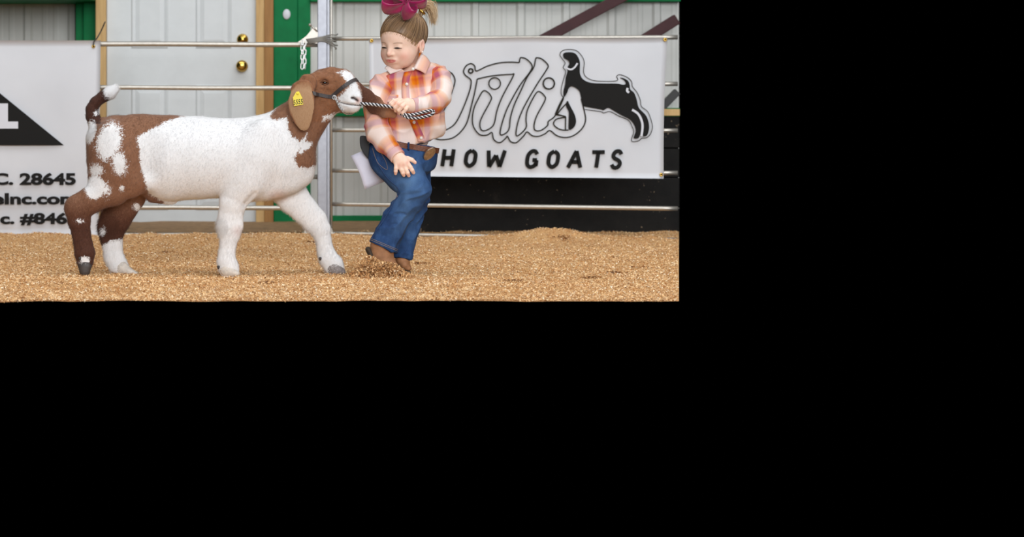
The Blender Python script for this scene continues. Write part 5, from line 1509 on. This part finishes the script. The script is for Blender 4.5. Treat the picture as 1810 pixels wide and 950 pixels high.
jeans = np_mesh('jeans', Vj, Qj, M_denim, girl, True, {'fade': np.clip(fade, 0, 1)})
def stitch(pts, r=0.0006, name='stitching', ofs=0.0012, mat=None):
    pts = spline(pts, 8); P3 = [surf(Vj, a, b, 2.5, True, ofs) for a, b in pts]
    for _ in range(2):
        for i in range(1, len(P3) - 1): P3[i].y = (P3[i - 1].y + 2 * P3[i].y + P3[i + 1].y) / 4
    return tube(name, P3, r, mat or M_thread, jeans, 5)
stitch([(654, 424), (678, 434), (702.5, 444)]); stitch([(655, 421.5), (679, 431.5), (703, 441.5)])
stitch([(664, 284), (684, 314), (704, 334), (700, 350), (684, 380), (668, 404), (656, 424)], 0.0012, 'side_seam', 0.0008, M_seam)
stitch([(658, 262), (668, 288), (684, 300), (682, 286), (672, 268)], 0.0006, 'pocket_stitching')
# belt and buckle
mk = (jy < 300)
ring, n_ = section(P(650, 247, .045), P(776, 267, .045), (0, 1, 0), mk, 0.003, 72, Vj)
belt = band('belt', ring, n_, 0.0185, 0.003, M_belt, girl)
pb_ = P(759, 271.5, 0); yy = min(Vector(p).y for p in ring if abs(px_of(np.array([p]))[0][0] - 756) < 8) - 0.006
ax_ = Vector((0.62, -0.25, 0.78)).normalized(); c_ = P(758.5, 271.5, yy)
nrm = Vector((0.62, -0.78, -0.18)); nrm = (nrm - ax_ * nrm.dot(ax_)).normalized(); sd_ = nrm.cross(ax_)
V = []; Fc = []; prof = [(0.0, 0.005), (0.35, 0.0052), (0.7, 0.0045), (0.85, 0.0035), (0.9, 0.005), (0.98, 0.005), (1.0, 0.003), (1.0, -0.001), (0.9, -0.002)]
for q, hgt in prof:
    for k in range(28):
        an = 2 * math.pi * k / 28; V.append(c_ + ax_ * (0.0265 * q * math.cos(an)) + sd_ * (0.0185 * q * math.sin(an)) + nrm * hgt)
for i in range(len(prof) - 1):
    for k in range(28): k2 = (k + 1) % 28; Fc.append((i * 28 + k, i * 28 + k2, (i + 1) * 28 + k2, (i + 1) * 28 + k))
Fc.append(tuple((len(prof) - 1) * 28 + k for k in range(28)))
mesh_obj('buckle', V, Fc, M_buckle, belt, True)
# belt loops
for a in (722, 660):
    p = surf(Vj, a, 259 if a > 700 else 250, 4, True, 0.007); tube('belt_loop', [p + Vector((0.001, 0.004, 0.013)), p + Vector((0, -0.001, 0.008)), p + Vector((0, -0.001, -0.008)), p + Vector((-0.001, 0.004, -0.013))], 0.004, M_denim, jeans, 6, flat=0.4, flatdir=(0, 1, 0))

# ---- boots: near one on its toe with the heel up, far one flat behind
def boot(L, SL, heel, y):
    f = Field(np.array(P(min(q[0] for q in L) - 40, 505, y - 0.07)), np.array(P(max(q[0] for q in L) + 40, 415, y + 0.07)), 0.0025)
    limb(f, L, k=0.01); V, Q = f.mesh(2)
    b = np_mesh('boot', V, Q, M_boot, girl)
    A = Field(np.array(P(min(q[0] for q in SL) - 20, 510, y - 0.06)), np.array(P(max(q[0] for q in SL) + 25, 420, y + 0.06)), 0.0022)
    limb(A, SL, k=0.004); limb(A, heel, k=0.003); V, Q = A.mesh(1); np_mesh('sole', V, Q, M_sole, b); return b
boot([(676, 436, -.02, 22, .033), (675, 451, -.02, 20, .031), (683, 465, -.02, 16.5, .029), (694, 475, -.02, 12, .028), (705, 482, -.02, 7.5, .022)],
     [(652, 440, -.02, 3.2, .025), (660, 456, -.02, 3.2, .025), (675, 470, -.02, 3.2, .029), (690, 481, -.02, 3.2, .029), (704, 487.5, -.02, 3, .022)],
     [(650, 441, -.02, 4.5, .024), (656, 453, -.02, 4.5, .024)], -0.02)
boot([(711, 448, .08, 15, .03), (712, 460, .08, 12.5, .028), (715, 468, .08, 9, .028), (721, 474, .08, 6.5, .022)],
     [(704, 474, .08, 3, .022), (712, 478, .08, 3, .026), (723, 481, .08, 3, .022)], [(704, 475, .08, 4.5, .022), (708, 477, .08, 4.5, .022)], 0.08)
settle(girl)

# ================================================================ things carried
def quadsheet(name, rows, mat, th):
    """rows of points -> thin bent sheet"""
    nr, nc = len(rows), len(rows[0]); V = [p for r in rows for p in r]
    Fq = [(j * nc + i, j * nc + i + 1, (j + 1) * nc + i + 1, (j + 1) * nc + i) for j in range(nr - 1) for i in range(nc - 1)]
    o = mesh_obj(name, V, Fq, mat, None, True); md = o.modifiers.new('thickness', 'SOLIDIFY'); md.thickness = th; return o
rows = []
for j in range(9):
    v = j / 8; r = []
    for i in range(7):
        u = i / 6; a = np.array((620, 276)) * (1 - u) + np.array((652, 262)) * u; b = np.array((644.5, 335)) * (1 - u) + np.array((686, 319)) * u
        q = a * (1 - v) + b * v; q[0] += 3.0 * math.sin(math.pi * v) * (1 - u)
        r.append(P(q[0], q[1], 0.035 - 0.012 * math.sin(2.6 * v + u) + 0.01 * u * (1 - v)))
    rows.append(r)
pap = quadsheet('paper', rows, M_paper, 0.0006); tag(pap, 'folded white paper sticking out of the child back pocket', 'paper')
pol = [(636, 243), (639.5, 240), (646, 240.5), (653, 244), (652, 252), (654, 264), (658, 276), (658, 283), (654, 284), (647, 277), (641, 269), (636.5, 258)]
pol = [tuple(q) for q in spline(pol, 3, True)]
bm = bmesh.new(); v1 = [bm.verts.new(P(a, b, 0.01)) for a, b in pol]; v2 = [bm.verts.new(P(a, b, 0.034)) for a, b in pol]
bm.faces.new(v1); bm.faces.new(v2[::-1])
for i in range(len(pol)): j = (i + 1) % len(pol); bm.faces.new((v1[j], v1[i], v2[i], v2[j]))
bmesh.ops.recalc_face_normals(bm, faces=bm.faces)
bmesh.ops.bevel(bm, geom=[e for e in bm.edges if len(e.link_faces) == 2 and e.calc_face_angle(0) > 1.0], offset=0.003, segments=2, affect='EDGES')
tag(bm_obj('pouch', bm, M_pouch, None), 'small black pouch clipped at the back of the child waistband', 'pouch')

# chain lead: taut from chin to fist, slack doubled behind it
lead = thing('show_lead', 'black and silver braided lead from goat chin through the child hand', 'lead', P(668, 186, -0.09))
M_cordw = simple('silver_braid', srgb(222, 222, 226), 0.35, 0.4)
M_cordb = simple('black_braid', srgb(34, 32, 36), 0.5)
def braid(name, pts, parent, R=0.0034, pitch=0.025, r=0.0026):
    """four strands twisted together, two light and two dark"""
    ps = resample(pts, 0.0011); root = bpy.data.objects.new(name, None); link(root, parent)
    for k in range(4):
        V = []
        for i, p in enumerate(ps):
            t = (ps[min(i + 1, len(ps) - 1)] - ps[max(i - 1, 0)]).normalized(); s1 = t.cross(Vector((0, 1, 0))).normalized(); s2 = t.cross(s1)
            an = 2 * math.pi * (i * 0.0011 / pitch + k / 4.0); V.append(p + s1 * (R * math.cos(an)) + s2 * (R * math.sin(an)))
        tube('strand', V, r, M_cordw if k % 2 == 0 else M_cordb, root, 6)
    return root
taut = spline([P(634, 184, -.072), P(641, 183.5, -.094), P(660, 185, -.104), P(680, 187.5, -.108), P(694, 189.5, -.104), P(704, 192, -.094)], 6)
braid('taut_lead', taut, lead)
braid('slack_lead', spline([P(706, 197, -.096), P(718, 203, -.112), P(734, 202, -.118), P(750, 198, -.118), P(762, 195.5, -.114), P(767, 198, -.112)], 6), lead)
braid('slack_lead', spline([P(767, 198, -.112), P(762, 203, -.116), P(748, 207, -.120), P(734, 209, -.118), P(720, 207.5, -.112), P(709, 201, -.098)], 6), lead)
settle(lead)
# ================================================================ shavings kicked up by the boot
r_ = np.random.default_rng(77); n = 6500
a = np.clip(r_.normal(0.5, 0.24, n), 0, 1)
kx = 618 + 108 * a + r_.normal(0, 5, n)
top = 488 - 34 * np.exp(-((kx - 650) / 24) ** 2) - 22 * np.exp(-((kx - 692) / 26) ** 2)
ky = 490 - (490 - top) * r_.uniform(0, 1, n) ** 1.3
yy = r_.normal(-0.075, 0.035, n)
Z = np.array([P(x, y, d) for x, y, d in zip(kx, ky, yy)])
Z[:, 2] = np.maximum(Z[:, 2], 0.002)
o = flakes('kicked_shavings', Z[:, 0], Z[:, 1], Z[:, 2], None, 0.003, 0.010, 0.9, 12, np.clip(r_.normal(0.36, 0.26, n), 0, 1))
o['kind'] = 'stuff'; o['label'] = 'loose wood shavings kicked up around the child boot'; o['category'] = 'shavings'
